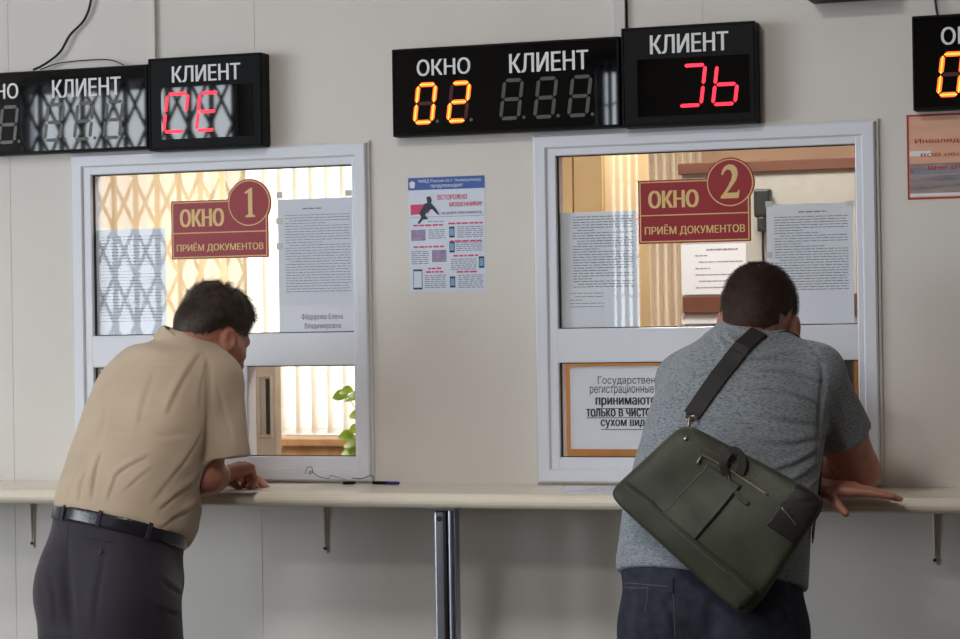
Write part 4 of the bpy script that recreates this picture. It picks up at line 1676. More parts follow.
def hair_mesh(H, B, zl, thick, lo, hi, seed, vee=0.0):
    """cap of hair over the skull with a hairline; zl maps front-back position to the line's height"""
    F = Field(lo, hi, .0032)
    sl, X, Y, Z = F.block(F.lo, F.lo+F.n*F.h)
    q = H.sc
    dx, dy, dz = X-H.o[0], Y-H.o[1], Z-H.o[2]
    lx = (dx*H.r[0]+dy*H.r[1]+dz*H.r[2])/q
    ly = (dx*H.f[0]+dy*H.f[1]+dz*H.f[2])/q
    lz = (dx*H.u[0]+dy*H.u[1]+dz*H.u[2])/q

    def el(c, r):
        k0 = np.sqrt(((lx-c[0])/r[0])**2+((ly-c[1])/r[1])**2+((lz-c[2])/r[2])**2)
        k1 = np.sqrt(((lx-c[0])/r[0]**2)**2+((ly-c[1])/r[1]**2)**2+((lz-c[2])/r[2]**2)**2)+1e-6
        return k0*(k0-1)/k1
    d = el((0, -.012, .034), (.076, .097, .084))
    d2 = el((0, -.055, -.008), (.060, .050, .055))
    h = np.maximum(.03-np.abs(d-d2), 0)/.03
    d = np.minimum(d, d2)-h*h*.03*.25
    gx, gy_, gz = np.meshgrid(F.ax[0], F.ax[1], F.ax[2], indexing='ij')
    bs = B.sample(np.stack([gx.ravel(), gy_.ravel(), gz.ravel()], 1)).reshape(d.shape)/q
    d = np.where((np.abs(lx) < .060) & (ly < -.035), np.minimum(d, bs), d)
    line = np.interp(ly, zl[0], zl[1])+np.where(ly < -.03, np.maximum(np.abs(lx)-.034, 0)*vee, 0)
    above = lz-line
    s = np.clip(above/.05, 0, 1)
    th = thick[0]+(thick[1]-thick[0])*s*s*(3-2*s)
    top = np.clip((lz-.05)/.06, 0, 1)
    th = th+(thick[2]-thick[1])*top
    # combed locks
    th = th*(1+.22*np.sin(lx*150+ly*40+3*np.sin(ly*60+seed))*top+.12*np.sin(lx*310-ly*90+seed)*top)
    d = (d-th)
    d = np.maximum(d, -above*.6)
    F.f = (d*q).astype(np.float32)
    return F


def add_strands(me, H, count, length, lift, comb, seed, rad=.00045, minz=-.05):
    """short hairs rooted on the cap, appended to its mesh"""
    n = len(me.vertices)
    co = np.empty(n*3, np.float32)
    me.vertices.foreach_get('co', co)
    co = co.reshape(-1, 3).astype(float)
    nn = np.empty(n*3, np.float32)
    me.vertices.foreach_get('normal', nn)
    nn = nn.reshape(-1, 3).astype(float)
    rr = np.random.RandomState(seed)
    pick = rr.choice(n, min(n, count), replace=False)
    bm = bmesh.new()
    bm.from_mesh(me)
    for i in pick:
        p, nv = co[i], nn[i]
        l = np.array([(p-H.o)@H.r, (p-H.o)@H.f, (p-H.o)@H.u])/H.sc
        out = np.array([l[0], l[1]+.012, l[2]-.034])
        out /= np.linalg.norm(out)+1e-6
        W = H.r*out[0]+H.f*out[1]+H.u*out[2]
        if nv@W < .2:
            continue
        c = comb(l)
        cd_ = H.r*c[0]+H.f*c[1]+H.u*c[2]+rr.normal(size=3)*.25
        cd_ = cd_-nv*(cd_@nv)
        cd_ = cd_/(np.linalg.norm(cd_)+1e-6)
        L = length*rr.uniform(.5, 1.2)*(.35+.65*np.clip((l[2]+.02)/.08, 0, 1))
        sd = np.cross(cd_, nv)
        sd /= np.linalg.norm(sd)+1e-6
        p = p-nv*.001
        pts = [p, p+(cd_*.5+nv*lift)*L, p+(cd_*1.0+nv*lift*.9)*L]
        w = [rad, rad*.8]
        a = [bm.verts.new(pts[0]+sd*w[0]), bm.verts.new(pts[0]-sd*w[0]), bm.verts.new(pts[1]+sd*w[1]), bm.verts.new(pts[1]-sd*w[1]), bm.verts.new(pts[2])]
        bm.faces.new((a[0], a[1], a[3], a[2]))
        bm.faces.new((a[2], a[3], a[4]))
    bm.to_mesh(me)
    bm.free()


def rot(v, k, ang):
    a = math.radians(ang)
    return v*math.cos(a)+np.cross(k, v)*math.sin(a)+k*(k@v)*(1-math.cos(a))


def hand(B, Wp, d, n, thumb_side, curls, thumb, sc=1.0, spread=(4, 1, -2, -6)):
    """palm, four jointed fingers and a thumb; curls = (knuckle, middle, end) bends per finger"""
    d = nrm(d)
    n = nrm(n-d*(np.asarray(n)@d))
    t = nrm(thumb_side-d*(np.asarray(thumb_side)@d)-n*(np.asarray(thumb_side)@n))
    W = lambda a, b, c: np.asarray(Wp)+(d*a+t*b+n*c)*sc
    base = [(.092, .030), (.096, .010), (.091, -.010), (.083, -.028)]
    wr = [(.005, .015), (.004, .006), (.004, -.006), (.006, -.015)]
    for (a, b), (c, e) in zip(base, wr):
        B.cone(W(c, e, 0), W(a, b, .001), .0165*sc, .0118*sc, .014*sc)
    B.ell(W(.045, .0, -.006), [.026*sc, .045*sc, .013*sc], np.array([t, d, n]), .012*sc)
    ln = [(.045, .026, .021), (.050, .030, .022), (.046, .028, .021), (.036, .021, .019)]
    for i in range(4):
        p = W(base[i][0], base[i][1], .001)
        dr = rot(d, n, spread[i]*(1 if np.cross(n, d)@t > 0 else -1))
        ax = np.cross(dr, n)
        r = [.0104, .0092, .0082, .0068]
        if i == 3:
            r = [x*.88 for x in r]
        for j in range(3):
            dr = rot(dr, ax, -curls[i][j]) if (rot(dr, ax, -1)@n) < dr@n else rot(dr, ax, curls[i][j])
            q = p+dr*ln[i][j]*sc
            B.cone(p, q, r[j]*sc, r[j+1]*sc, .004*sc)
            p = q
    # thumb from the side of the palm near its base
    p0 = W(.018, .020, -.006)
    td = nrm(thumb)
    p1 = W(.045, .040, -.010)
    B.cone(p0, p1, .0165*sc, .0125*sc, .012*sc)
    p2 = p1+td*.034*sc
    p3 = p2+nrm(td+.15*d)*.026*sc
    B.chain([p1, p2, p3], [.0125*sc, .0108*sc, .0085*sc], .005*sc)
    # thumb nail
    return p3


def ribbon(name, pts, nor, w, th, m, parent):
    """flat strap along points with surface normals"""
    b = MB()
    P = [np.asarray(p, float) for p in pts]
    rows = []
    for i, p in enumerate(P):
        d = nrm(P[min(i+1, len(P)-1)]-P[max(i-1, 0)])
        n_ = nrm(nor[i]-d*(nor[i]@d))
        s_ = np.cross(d, n_)
        rows.append([b.bm.verts.new(p+s_*w/2*a+n_*th*c) for (a, c) in ((-1, 0), (-1, .8), (-.9, 1), (.9, 1), (1, .8), (1, 0))])
    for A, Bq in zip(rows, rows[1:]):
        for k in range(6):
            b.bm.faces.new((A[k], A[(k+1) % 6], Bq[(k+1) % 6], Bq[k]))
    b.bm.faces.new(rows[0][::-1])
    b.bm.faces.new(rows[-1])
    return b.build(name, m, parent)


def seam(F, px, r, off=.0006, n=8):
    """thread line lying on a garment"""
    P = spline([F.hit(u, v) for u, v in px], n)
    P = [F.project(p, off) for p in P]
    return P


def shoes(root, ank, az):
    for A, z in zip(ank, az):
        H = Frame(V(A[0], A[1], 0), z, 0)
        F = Field(V(A[0]-.2, A[1]-.2, -.01), V(A[0]+.2, A[1]+.28, .16), .005)
        F.cone(H(0, -.03, .055), H(0, .06, .05), .042, .042, .03)
        F.cone(H(0, .06, .045), H(0, .17, .036), .044, .034, .03)
        F.cone(H(0, -.01, .06), H(0, -.005, .115), .042, .045, .03)
        F.cut((0, 0, .012), (0, 0, -1), .0)
        F.build('shoe', MT['shoe'], root)
        F = Field(V(A[0]-.2, A[1]-.2, -.01), V(A[0]+.2, A[1]+.28, .08), .005)
        F.cone(H(0, -.03, .02), H(0, .06, .02), .046, .045, .02)
        F.cone(H(0, .06, .02), H(0, .17, .02), .047, .037, .02)
        F.cut((0, 0, .0), (0, 0, -1), .0)
        F.cut((0, 0, .0115), (0, 0, 1), .0)
        F.build('sole', MT['sole'], root)


# ================================================================== man in the khaki shirt
T1 = Torso([(107, 640, -.585, .156, .120, .125, 10), (107, 600, -.58, .162, .14, .130, 10), (110, 560, -.575, .167, .165, .130, 11), (115, 525, -.57, .168, .185, .125, 13), (126, 478, -.555, .165, .178, .115, 16),
            (144, 425, -.51, .175, .145, .118, 21), (159, 382, -.46, .168, .12, .115, 25), (176, 352, -.425, .125, .10, .09, 27), (187, 330, -.405, .065, .065, .06, 28)])
tb = T1.tv(at(115, 523, -.57))
lo, hi = V(-1.5, -1.0, -.02), V(-.42, .02, 1.66)
neck = at(188, 338, -.405)
shR, shL = at(216, 380, -.44), at(128, 396, -.31)
elR, elL = at(207, 481, -.45), at(140, 475, -.20)
elR[2] = 1.073
wrR = at(221, 479, -.345)
wrR[2] = 1.03+.040
elL[2] = 1.03+.045
wrL = V(elL[0]+.2, -.17, 1.03+.034)
H1 = Frame(at(213, 337, -.365), 26, 27, 3, .965)
R1, F1 = rvec(10), V(math.sin(math.radians(10)), math.cos(math.radians(10)), 0)
hipc = at(108, 588, -.585)
hip = [hipc-R1*.088+V(0, 0, -.02), hipc+R1*.088+V(0, 0, -.02)]
knee = [V(hip[0][0]-.015, hip[0][1]+.03, .47), V(hip[1][0]+.02, hip[1][1]+.06, .47)]
ank = [V(knee[0][0]-.01, knee[0][1]-.05, .10), V(knee[1][0]+.02, knee[1][1]-.02, .10)]

root1 = thing('person', (hipc[0], hipc[1], 0), 'man in a khaki short sleeved shirt leaning on the counter at window 1', 'person')
# body: one continuous skin
B = Field(lo, hi, .004)
T1.add(B, -.018, T1.t[0]+.02, T1.t[-2], .02)
B.cone(neck+V(0, 0, -.05), H1(0, -.025, -.03), .056, .052, .03)
B.cone(neck+V(.0, -.01, -.03), H1(0, -.050, -.01), .046, .040, .03)
for s_, e_, w_ in ((shR, elR, wrR), (shL, elL, wrL)):
    B.cone(neck+V(0, 0, -.06), s_, .05, .048, .03)
    B.cone(s_, s_*.45+e_*.55, .049, .044, .02)
    B.cone(s_*.45+e_*.55, e_, .044, .037, .02)
    B.cone(e_, e_*.6+w_*.4, .0385, .038, .02)
    B.cone(e_*.6+w_*.4, w_, .038, .027, .02)
head(B, H1)
d = nrm(V(.40, .92, .20))
hand(B, wrR, d, nrm(V(-.10, -.35, 1)), np.cross(V(0, 0, 1), d), [(70, 62, 34), (72, 62, 34), (74, 62, 34), (76, 62, 34)], V(.62, -.10, -.55), .95)
hand(B, wrL, V(.95, -.15, -.05), V(0, 0, 1), V(-.1, -1, 0), [(15, 20, 12)]*4, V(.8, -.4, -.15), .98)
for i in range(2):
    B.chain([hip[i], knee[i], ank[i]], [.075, .052, .036], .02)
B.chain([ank[0], V(ank[0][0], ank[0][1]+.02, .06)], [.036, .035], .01)
B.chain([ank[1], V(ank[1][0], ank[1][1]+.02, .06)], [.036, .035], .01)
B.counter()
B.build('body', MT['skin'], root1)

# hair
zl = ([-.13, -.10, -.06, -.045, -.02, .02, .045, .065, .085, .12], [-.034, -.034, -.022, .004, .026, .030, .030, .048, .066, .075])
HF = hair_mesh(H1, B, zl, (.0012, .007, .018), H1.o-V(.16, .16, .12), H1.o+V(.16, .16, .17), 2.0)
me = HF.mesh('hair')
add_strands(me, H1, 9000, .026, .22, lambda l: (l[0]*9, .55 if l[2] > .06 else -.1, -.15 if l[2] > .07 else -1.0), 3, .0006)
hair = link('hair', me, MT['hair1'], root1, True)

# shirt
S1 = Field(V(-1.42, -.95, .78), V(-.45, 0.0, 1.62), .0036)
T1.add(S1, .010, tb-.004, T1.t[-2]-.002, .02, .03)
S1.cone(neck+V(0, 0, -.045), shR+V(0, 0, -.005), .066, .062, .06)
S1.cone(neck+V(0, 0, -.045), shL+V(0, 0, -.005), .066, .062, .06)
cR, cL = shR+(elR-shR)*.78, shL+(elL-shL)*.75
cR = at(226, 459, -.445)
SL = like(S1)
for s_, c_ in ((shR, cR), (shL, cL)):
    dd = nrm(c_-s_)
    SL.cone(s_, c_+dd*.03, .063, .060, .02)
    SL.cut(c_, dd, .004, (c_-.1, c_+.1))
    SL.cone(c_-dd*.03, c_+dd*.06, .048, .052, .004, True)
S1.f = np.minimum(S1.f, SL.f)-np.square(np.maximum(.03-np.abs(S1.f-SL.f), 0)/.03)*.03*.25
# open neck
S1.ell(at(158, 512, -.475), (.098, .105, .105), None, .05)
S1.cone(neck+V(.01, .01, -.02), H1(0, -.02, 0), .052, .060, .008, True)
base1 = S1
# cloth folds
S1.wobble(.0035, .045, 4)
S1.wobble(.0022, .02, 9)
S1.wobble(.0011, .009, 19, (.3, .2, 1))
S1.fold([(197, 352), (184, 372), (173, 392), (164, 412)], .010, .011, (5, 3))
S1.fold([(206, 362), (199, 385), (196, 410)], .006, .010, (4, 0))
S1.crease([(207, 362), (209, 385), (209, 410), (207, 440)], .009, .008)
S1.crease([(206, 420), (206, 445), (203, 465)], .012, .010)
S1.fold([(110, 476), (127, 464), (147, 454)], .007, .008, (2, 4))
S1.fold([(120, 492), (140, 474), (152, 466)], .004, .008, (2, 3))
S1.fold([(98, 452), (92, 472), (89, 498)], .009, .009, (5, 0))
S1.fold([(84, 470), (78, 485), (76, 503)], .007, .008, (4, 0))
S1.fold([(72, 478), (67, 492), (66, 503)], .006, .007, (3, 0))
S1.fold([(105, 500), (112, 480), (118, 470)], .005, .008, (4, 1))
S1.fold([(158, 507), (176, 492), (198, 474)], .009, .010, (2, 5))
S1.fold([(160, 524), (178, 512), (197, 500)], .007, .010, (2, 5))
S1.fold([(150, 500), (168, 478), (188, 452), (200, 430)], .006, .012, (3, 4))
S1.crease([(115, 420), (135, 421), (160, 419)], .0025, .005)
S1.crease([(108, 432), (125, 431), (140, 432)], .0025, .005)
S1.crease([(140, 432), (165, 436), (190, 432)], .003, .008)
S1.fold([(105, 400), (100, 425), (92, 450)], .004, .012, (5, 0))
S1.fold([(150, 372), (140, 400), (134, 430)], .0035, .014, (6, 0))
S1.fold([(222, 385), (228, 410), (236, 440)], .005, .010, (-5, 0))
S1.fold([(214, 395), (217, 420), (219, 450)], .004, .008, (-4, 0))
S1.crease([(125, 371), (150, 366), (175, 366), (200, 372)], .0018, .004)          # yoke seam
S1.crease([(203, 350), (210, 372), (211, 400)], .003, .004)                       # sleeve seam
S1.counter()
shirt = S1.build('shirt', MT['shirt1'], root1)
# sleeve hem and collar
C = Field(neck-V(.14, .14, .12), neck+V(.14, .14, .14), .003)
nd = nrm(H1(0, -.03, -.02)-(neck+V(0, 0, -.06)))
C.cone(neck-nd*.035, neck-nd*.002, .078, .070, .004)
C.cut(neck-nd*.002, nd, .004)
C.cut(neck-nd*.040, -nd, .004)
C.cone(neck-nd*.07, neck+nd*.08, .066, .0605, .003, True)
collar = C.build('collar', MT['shirt1'], root1)

# trousers
P1 = Field(V(-1.5, -1.02, .02), V(-.55, -.15, 1.12), .0045)
T1.add(P1, .003, T1.t[0]-.02, tb+.008, .03, .01)
for sgn in (-1, 1):
    P1.ell(hipc+R1*.078*sgn-F1*.042+V(0, 0, .01), (.088, .078, .105), np.array([R1, F1, V(0, 0, 1)]), .05)
for i in range(2):
    P1.chain([hip[i]+V(0, 0, -.02), knee[i], ank[i]+V(0, 0, -.04)], [.102, .082, .070], .05)
P1.ell(at(160, 582, -.50), (.045, .06, .045), None, .06)
P1.cut(T1.at(tb+.006), T1.axis, .006, (V(-1.5, -1.02, .7), V(-.55, -.15, 1.12)))
P1.cut(V(0, 0, .05), V(0, 0, -1), .004)
P1.wobble(.003, .05, 5)
P1.crease([(66, 545), (67, 570), (69, 600), (72, 636)], .010, .014)
P1.fold([(160, 575), (172, 585), (181, 590)], .010, .010, (0, 5))
P1.fold([(150, 600), (165, 607), (180, 612)], .006, .012, (0, 6))
P1.fold([(100, 552), (96, 575), (92, 600), (90, 630)], .005, .014, (6, 0))
P1.fold([(45, 570), (50, 595), (52, 625)], .004, .014, (5, 0))
P1.crease([(135, 545), (150, 580), (158, 630)], .004, .012)
trousers = P1.build('trousers', MT['trousers1'], root1)
b = MB()
b.tube(seam(P1, [(79, 538), (95, 539), (113, 543)], 0, .0006), .0016, 6)
b.build('pocket_welt', MT['trousers1'], trousers)
MB().lathe([(.006, 0), (.006, .001), (.004, .002)], (0, 0, 0), 14).bm.free()
p = P1.hit(100, 552)
g = P1.grad(p)
MB().tube([p-g*.002, p+g*.003], .006, 14).build('pocket_button', MT['button'], trousers)
b = MB()
b.tube(seam(P1, [(69, 524), (67, 545), (67, 565)], 0, .0002), .0009, 6)
b.build('centre_seam', MT['trousers1'], trousers)

# belt
Bt = Field(V(-1.45, -.95, .75), V(-.55, -.2, 1.15), .0036)
T1.add(Bt, .0075, tb-.024, tb+.012, .0, .004)
I = like(Bt)
T1.add(I, -.002, tb-.1, tb+.1, .0, .0)
Bt.f = np.maximum(Bt.f, -I.f)
belt = Bt.build('belt', MT['belt'], root1)
for (u, v) in ((64, 511), (100, 515), (150, 528)):
    c = Bt.hit(u, v)
    P = [Bt.project(c+T1.axis*k, .0018) for k in np.linspace(-.028, .018, 7)]
    N = [Bt.grad(Bt.project(c+T1.axis*k, .0)) for k in np.linspace(-.012, .01, 7)]
    ribbon('belt_loop', P, N, .0105, .0025, MT['trousers1'], trousers)
shoes(root1, ank, (4, 16))
# scrap of paper under the hand
p = at_z(236, 492, 1.0304)
b = MB().box(p[0]-.03, p[0]+.05, p[1]-.02, p[1]+.055, 1.0302, 1.0308)
tag(b.build('paper_slip', MT['paper']), 'small white paper slip under the hand of the khaki shirted man', 'paper')


# ================================================================== man in the grey t-shirt
T2 = Torso([(716, 665, -.61, .185, .12, .14, -8), (714, 620, -.61, .195, .135, .150, -8), (711, 575, -.605, .203, .155, .14, -8), (716, 520, -.58, .198, .165, .125, -8), (729, 455, -.52, .194, .145, .122, -9),
            (741, 400, -.465, .185, .12, .118, -10), (746, 362, -.43, .140, .10, .10, -10), (748, 335, -.405, .070, .07, .07, -10)])
th = T2.tv(at(711, 581, -.605))
lo, hi = V(.05, -1.05, -.02), V(1.15, .02, 1.66)
neck = at(746, 340, -.41)
shR, shL = at(814, 374, -.42), at(687, 381, -.40)
elR = at(858, 465, -.23)
elR[2] = 1.03+.052
elL = at(672, 470, -.22)
elL[2] = 1.03+.05
wrR = at(790, 478, -.20)
wrR[2] = 1.03+.055
ti = at_z(895, 497, 1.038)
dI = nrm(V(1, -.02, -.02))
wrL = ti-dI*.187+V(0, .028, .012)
H2 = Frame(at(758, 325, -.365), -3, 27, 4, 1.10)
R2, F2 = rvec(-8), V(math.sin(math.radians(-8)), math.cos(math.radians(-8)), 0)
hipc = at(713, 618, -.61)
hip = [hipc-R2*.095+V(0, 0, -.02), hipc+R2*.095+V(0, 0, -.02)]
knee = [V(hip[0][0]-.01, hip[0][1]+.03, .47), V(hip[1][0]+.02, hip[1][1]+.06, .47)]
ank = [V(knee[0][0]-.01, knee[0][1]-.05, .10), V(knee[1][0]+.02, knee[1][1]-.02, .10)]
root2 = thing('person', (hipc[0], hipc[1], 0), 'man in a grey heather t-shirt and dark jeans leaning on the counter at window 2', 'person')

B = Field(lo, hi, .004)
T2.add(B, -.02, T2.t[0]+.02, T2.t[-2], .02)
B.cone(neck+V(0, 0, -.05), H2(0, -.025, -.03), .064, .056, .03)
B.cone(neck+V(0, -.02, -.03), H2(0, -.055, -.01), .056, .052, .03)
for s_, e_, w_ in ((shR, elR, wrR), (shL, elL, wrL)):
    B.cone(neck+V(0, 0, -.06), s_, .05, .05, .03)
    B.cone(s_, s_*.4+e_*.6, .056, .056, .02)
    B.cone(s_*.4+e_*.6, e_, .058, .050, .02)
    B.cone(e_, e_*.65+w_*.35, .047, .045, .02)
    B.cone(e_*.65+w_*.35, w_, .045, .029, .02)
head(B, H2, .9)
hand(B, wrL, dI, V(0, -.12, 1), V(0, -1, 0), [(3, 3, 3), (6, 6, 4), (8, 8, 5), (10, 10, 6)], V(.62, -.50, -.62), 1.0, (2, 0, -2, -5))
hand(B, wrR, V(-.9, .25, -.25), V(0, .1, 1), np.cross(V(0, 0, 1), V(-.9, .25, 0)), [(25, 25, 15)]*4, V(-.8, -.4, -.2), 1.0)
for i in range(2):
    B.chain([hip[i], knee[i], ank[i], V(ank[i][0], ank[i][1]+.02, .06)], [.08, .055, .038, .035], .02)
B.counter()
B.build('body', MT['skin_fair'], root2)

zl = ([-.13, -.10, -.06, -.045, -.02, .02, .045, .065, .085, .12], [-.056, -.055, -.044, -.016, .012, .018, .026, .05, .07, .08])
HF = hair_mesh(H2, B, zl, (.0006, .0026, .007), H2.o-V(.17, .17, .13), H2.o+V(.17, .17, .18), 1.0, .7)
me = HF.mesh('hair')
add_strands(me, H2, 14000, .010, .7, lambda l: (l[0]*4, .3, -.6), 5, .0005)
hair2 = link('hair', me, MT['hair2'], root2, True)

S2 = Field(V(.10, -1.0, .72), V(1.12, 0.0, 1.60), .0036)
T2.add(S2, .012, th, T2.t[-2]+.004, .02, .008)
ST = like(S2)
T2.add(ST, .014, th, T2.t[-2]+.004, .02, .008)
ST.cone(neck+V(0, 0, -.05), shR+V(0, 0, -.004), .098, .066, .06)
S2.cone(neck+V(0, 0, -.05), shR+V(0, 0, -.004), .096, .064, .06)
S2.cone(neck+V(0, 0, -.05), shL+V(0, 0, -.004), .096, .064, .06)
cR, cL = at(845, 436, -.32), shL+(elL-shL)*.6
SL = like(S2)
for s_, c_ in ((shR, cR), (shL, cL)):
    dd = nrm(c_-s_)
    SL.cone(s_, c_+dd*.03, .068, .066, .02)
    SL.cut(c_, dd, .004, (c_-.11, c_+.11))
    SL.cone(c_-dd*.03, c_+dd*.06, .0585, .060, .003, True)
S2.f = np.minimum(S2.f, SL.f)-np.square(np.maximum(.03-np.abs(S2.f-SL.f), 0)/.03)*.03*.25
S2.cone(neck+V(0, .01, -.01), H2(0, -.02, 0), .064, .070, .006, True)
S2.wobble(.0035, .05, 11)
S2.wobble(.0018, .018, 12, (.15, .2, 1))
for px, a, sg in (([(745, 357), (780, 357), (815, 363)], .005, .008), ([(752, 368), (790, 371), (824, 382)], .006, .009), ([(742, 385), (790, 392), (822, 404)], .005, .010),
                  ([(770, 352), (800, 352), (825, 362)], .004, .007), ([(690, 380), (702, 372), (716, 368)], .004, .008), ([(665, 400), (680, 398), (700, 402)], .004, .010),
                  ([(738, 410), (780, 418), (818, 424)], .004, .012), ([(770, 470), (795, 462), (818, 448)], .007, .009), ([(785, 484), (803, 474), (818, 462)], .008, .009),
                  ([(795, 498), (808, 490), (817, 480)], .007, .008), ([(755, 440), (790, 442), (818, 436)], .004, .012), ([(716, 332), (722, 345), (730, 356)], .006, .006),
                  ([(706, 333), (708, 345), (716, 358)], .005, .006), ([(727, 334), (736, 344), (744, 350)], .005, .006), ([(640, 470), (655, 462), (672, 462)], .004, .010),
                  ([(628, 520), (640, 512), (655, 510)], .004, .010), ([(622, 545), (640, 540), (665, 545)], .004, .010)):
    S2.fold(px, a*2.0, sg, (0, 4))
S2.crease([(822, 360), (823, 385), (820, 415), (818, 448)], .008, .007)
S2.crease([(797, 338), (815, 350), (822, 370)], .003, .005)
S2.fold([(835, 385), (845, 405), (850, 425)], .005, .010, (-5, 2))
S2.fold([(828, 400), (834, 420), (838, 438)], .004, .008, (-4, 2))
S2.crease([(819, 441), (845, 436), (870, 430)], .0022, .003, taper=False)      # sleeve hem stitching
S2.counter()
tshirt = S2.build('t_shirt', MT['shirt2'], root2)
C = Field(neck-V(.15, .15, .12), neck+V(.15, .15, .14), .003)
nd = nrm(H2(0, -.03, -.02)-(neck+V(0, 0, -.06)))
C.cone(neck-nd*.02, neck+nd*.012, .082, .076, .004)
C.cut(neck+nd*.012, nd, .006)
C.cut(neck-nd*.02, -nd, .004)
C.cone(neck-nd*.07, neck+nd*.08, .074, .068, .003, True)
C.build('neckband', MT['shirt2'], root2)

J = Field(V(.05, -1.05, .02), V(1.1, -.15, 1.0), .0045)
T2.add(J, .000, T2.t[0]-.02, th+.05, .03, .01)
for sgn in (-1, 1):
    J.ell(hipc+R2*.085*sgn-F2*.07+V(0, 0, .0), (.105, .085, .11), np.array([R2, F2, V(0, 0, 1)]), .05)
for i in range(2):
    J.chain([hip[i]+V(0, 0, -.02), knee[i], ank[i]+V(0, 0, -.04)], [.112, .088, .075], .05)
J.cut(T2.at(th+.04), T2.axis, .006, (V(.05, -1.05, .6), V(1.1, -.15, 1.0)))
J.cut(V(0, 0, .05), V(0, 0, -1), .004)
J.wobble(.003, .05, 15)
J.crease([(712, 600), (712, 620), (712, 638)], .010, .014)
J.fold([(660, 600), (668, 615), (672, 636)], .006, .010, (4, 0))
J.fold([(785, 600), (792, 615), (800, 632)], .006, .012, (-5, 0))
J.fold([(622, 595), (632, 600), (645, 602)], .004, .008, (0, 4))
jeans = J.build('jeans', MT['jeans'], root2)
for px in ([(617, 586), (632, 588), (648, 588)], [(648, 588), (647, 600), (645, 612)], [(672, 588), (674, 605), (675, 638)], [(617, 583), (640, 584), (670, 587)]):
    MB().tube(seam(J, px, 0, .0004), .0007, 6).build('stitching', MT['stitch'], jeans)
for (u, v) in ((671, 581),):
    P = [J.project(J.hit(u, v+k), .001) for k in (-3, 2, 7, 12)]
    ribbon('belt_loop', P, [J.grad(p) for p in P], .011, .002, MT['jeans'], jeans)
shoes(root2, ank, (-12, 2))

# ------------------------------------------------------------------ messenger bag
CORN = [(687, 424), (831, 501), (748, 623), (609, 496)]        # top left, top right, bottom right, bottom left
hs = []
for (u, v) in ((690, 450), (760, 470), (730, 500), (670, 500), (660, 540), (720, 550), (780, 530), (740, 585), (700, 575), (730, 460), (790, 500)):
    c_ = [q for q, F_ in ((S2.hit(u, v), S2), (J.hit(u, v), J)) if abs(F_.sample(q)[0]) < .01]
    hs += [min(c_, key=lambda q: q[1])] if c_ else []
hs = np.array(hs)
co_ = np.array([.10, .20, 0.0])                                    # slope of the back
co_[2] = (hs[:, 1]-co_[0]*hs[:, 0]-co_[1]*hs[:, 2]).min()-.002     # the bag's back lies just clear of the shirt


def on_plane(u, v, off):
    d = ray(u, v)
    # y = c0 x + c1 z + c2
    t = (co_[0]*CAM[0]+co_[1]*CAM[2]+co_[2]-CAM[1])/(d[1]-co_[0]*d[0]-co_[1]*d[2])
    return CAM+d*t


BN = nrm(V(co_[0], -1, co_[1]))
KC = [on_plane(u, v, 0) for u, v in CORN]
root3 = thing('messenger_bag', sum(KC)/4, 'olive canvas messenger bag slung across the back of the grey shirted man', 'bag')
TH = .050


def bag_pt(s, t, h):
    """s along the top edge, t from top to bottom, h = fraction of the depth, 0 back to 1 front"""
    return ((1-s)*(1-t)*KC[0]+s*(1-t)*KC[1]+s*t*KC[2]+(1-s)*t*KC[3])


def edge_round(s, t, r=.10):
    """pull the square's corners round"""
    a, c = 2*s-1, 2*t-1
    n_ = 11.0
    m = (abs(a)**n_+abs(c)**n_)**(1/n_)
    mx = max(abs(a), abs(c))
    if m > 1e-6:
        a, c = a*mx/m, c*mx/m
    return (a+1)/2, (c+1)/2


def bag_front(s, t, lift=0.0):
    a, c = 2*s-1, 2*t-1
    e = max(0, (1-abs(a)**8)*(1-abs(c)**8))**.4
    sag = .010*math.sin(3.1*s)*t+.004*math.sin(9*s+4*t)*e+.003*math.sin(14*t-5*s)*e
    s2, t2 = edge_round(s, t)
    return bag_pt(s2, t2, 1)+BN*(.030+(TH-.030)*e+sag*e+lift)


b = MB()
ns, nt_ = 56, 44
F_ = [[b.bm.verts.new(bag_front(i/ns, j/nt_)) for i in range(ns+1)] for j in range(nt_+1)]
K_ = [[b.bm.verts.new(bag_pt(*edge_round(i/ns, j/nt_), 0)*.985+.015*sum(KC)/4) for i in range(ns+1)] for j in range(nt_+1)]
for G_ in (F_, K_):
    for j in range(nt_):
        for i in range(ns):
            b.bm.faces.new((G_[j][i], G_[j][i+1], G_[j+1][i+1], G_[j+1][i]))
rim = [(0, i) for i in range(ns)]+[(j, ns) for j in range(nt_)]+[(nt_, i) for i in range(ns, 0, -1)]+[(j, 0) for j in range(nt_, 0, -1)]
for q in range(len(rim)):
    (j0, i0), (j1, i1) = rim[q], rim[(q+1) % len(rim)]
    b.bm.faces.new((F_[j0][i0], K_[j0][i0], K_[j1][i1], F_[j1][i1]))
bag_body = b.build('bag_body', MT['bag'], root3, True)
_me = bag_body.data
BAGT = BVHTree.FromPolygons([v.co.copy() for v in _me.vertices], [tuple(p.vertices) for p in _me.polygons])


def on_bag(u, v, lift=0.0):
    """point of the bag seen at a photo pixel"""
    h_ = BAGT.ray_cast(Vector(CAM), Vector(nrm(ray(u, v))))
    return np.array(h_[0])+BN*lift if h_[0] is not None else on_plane(u, v, 0)+BN*(TH+lift)


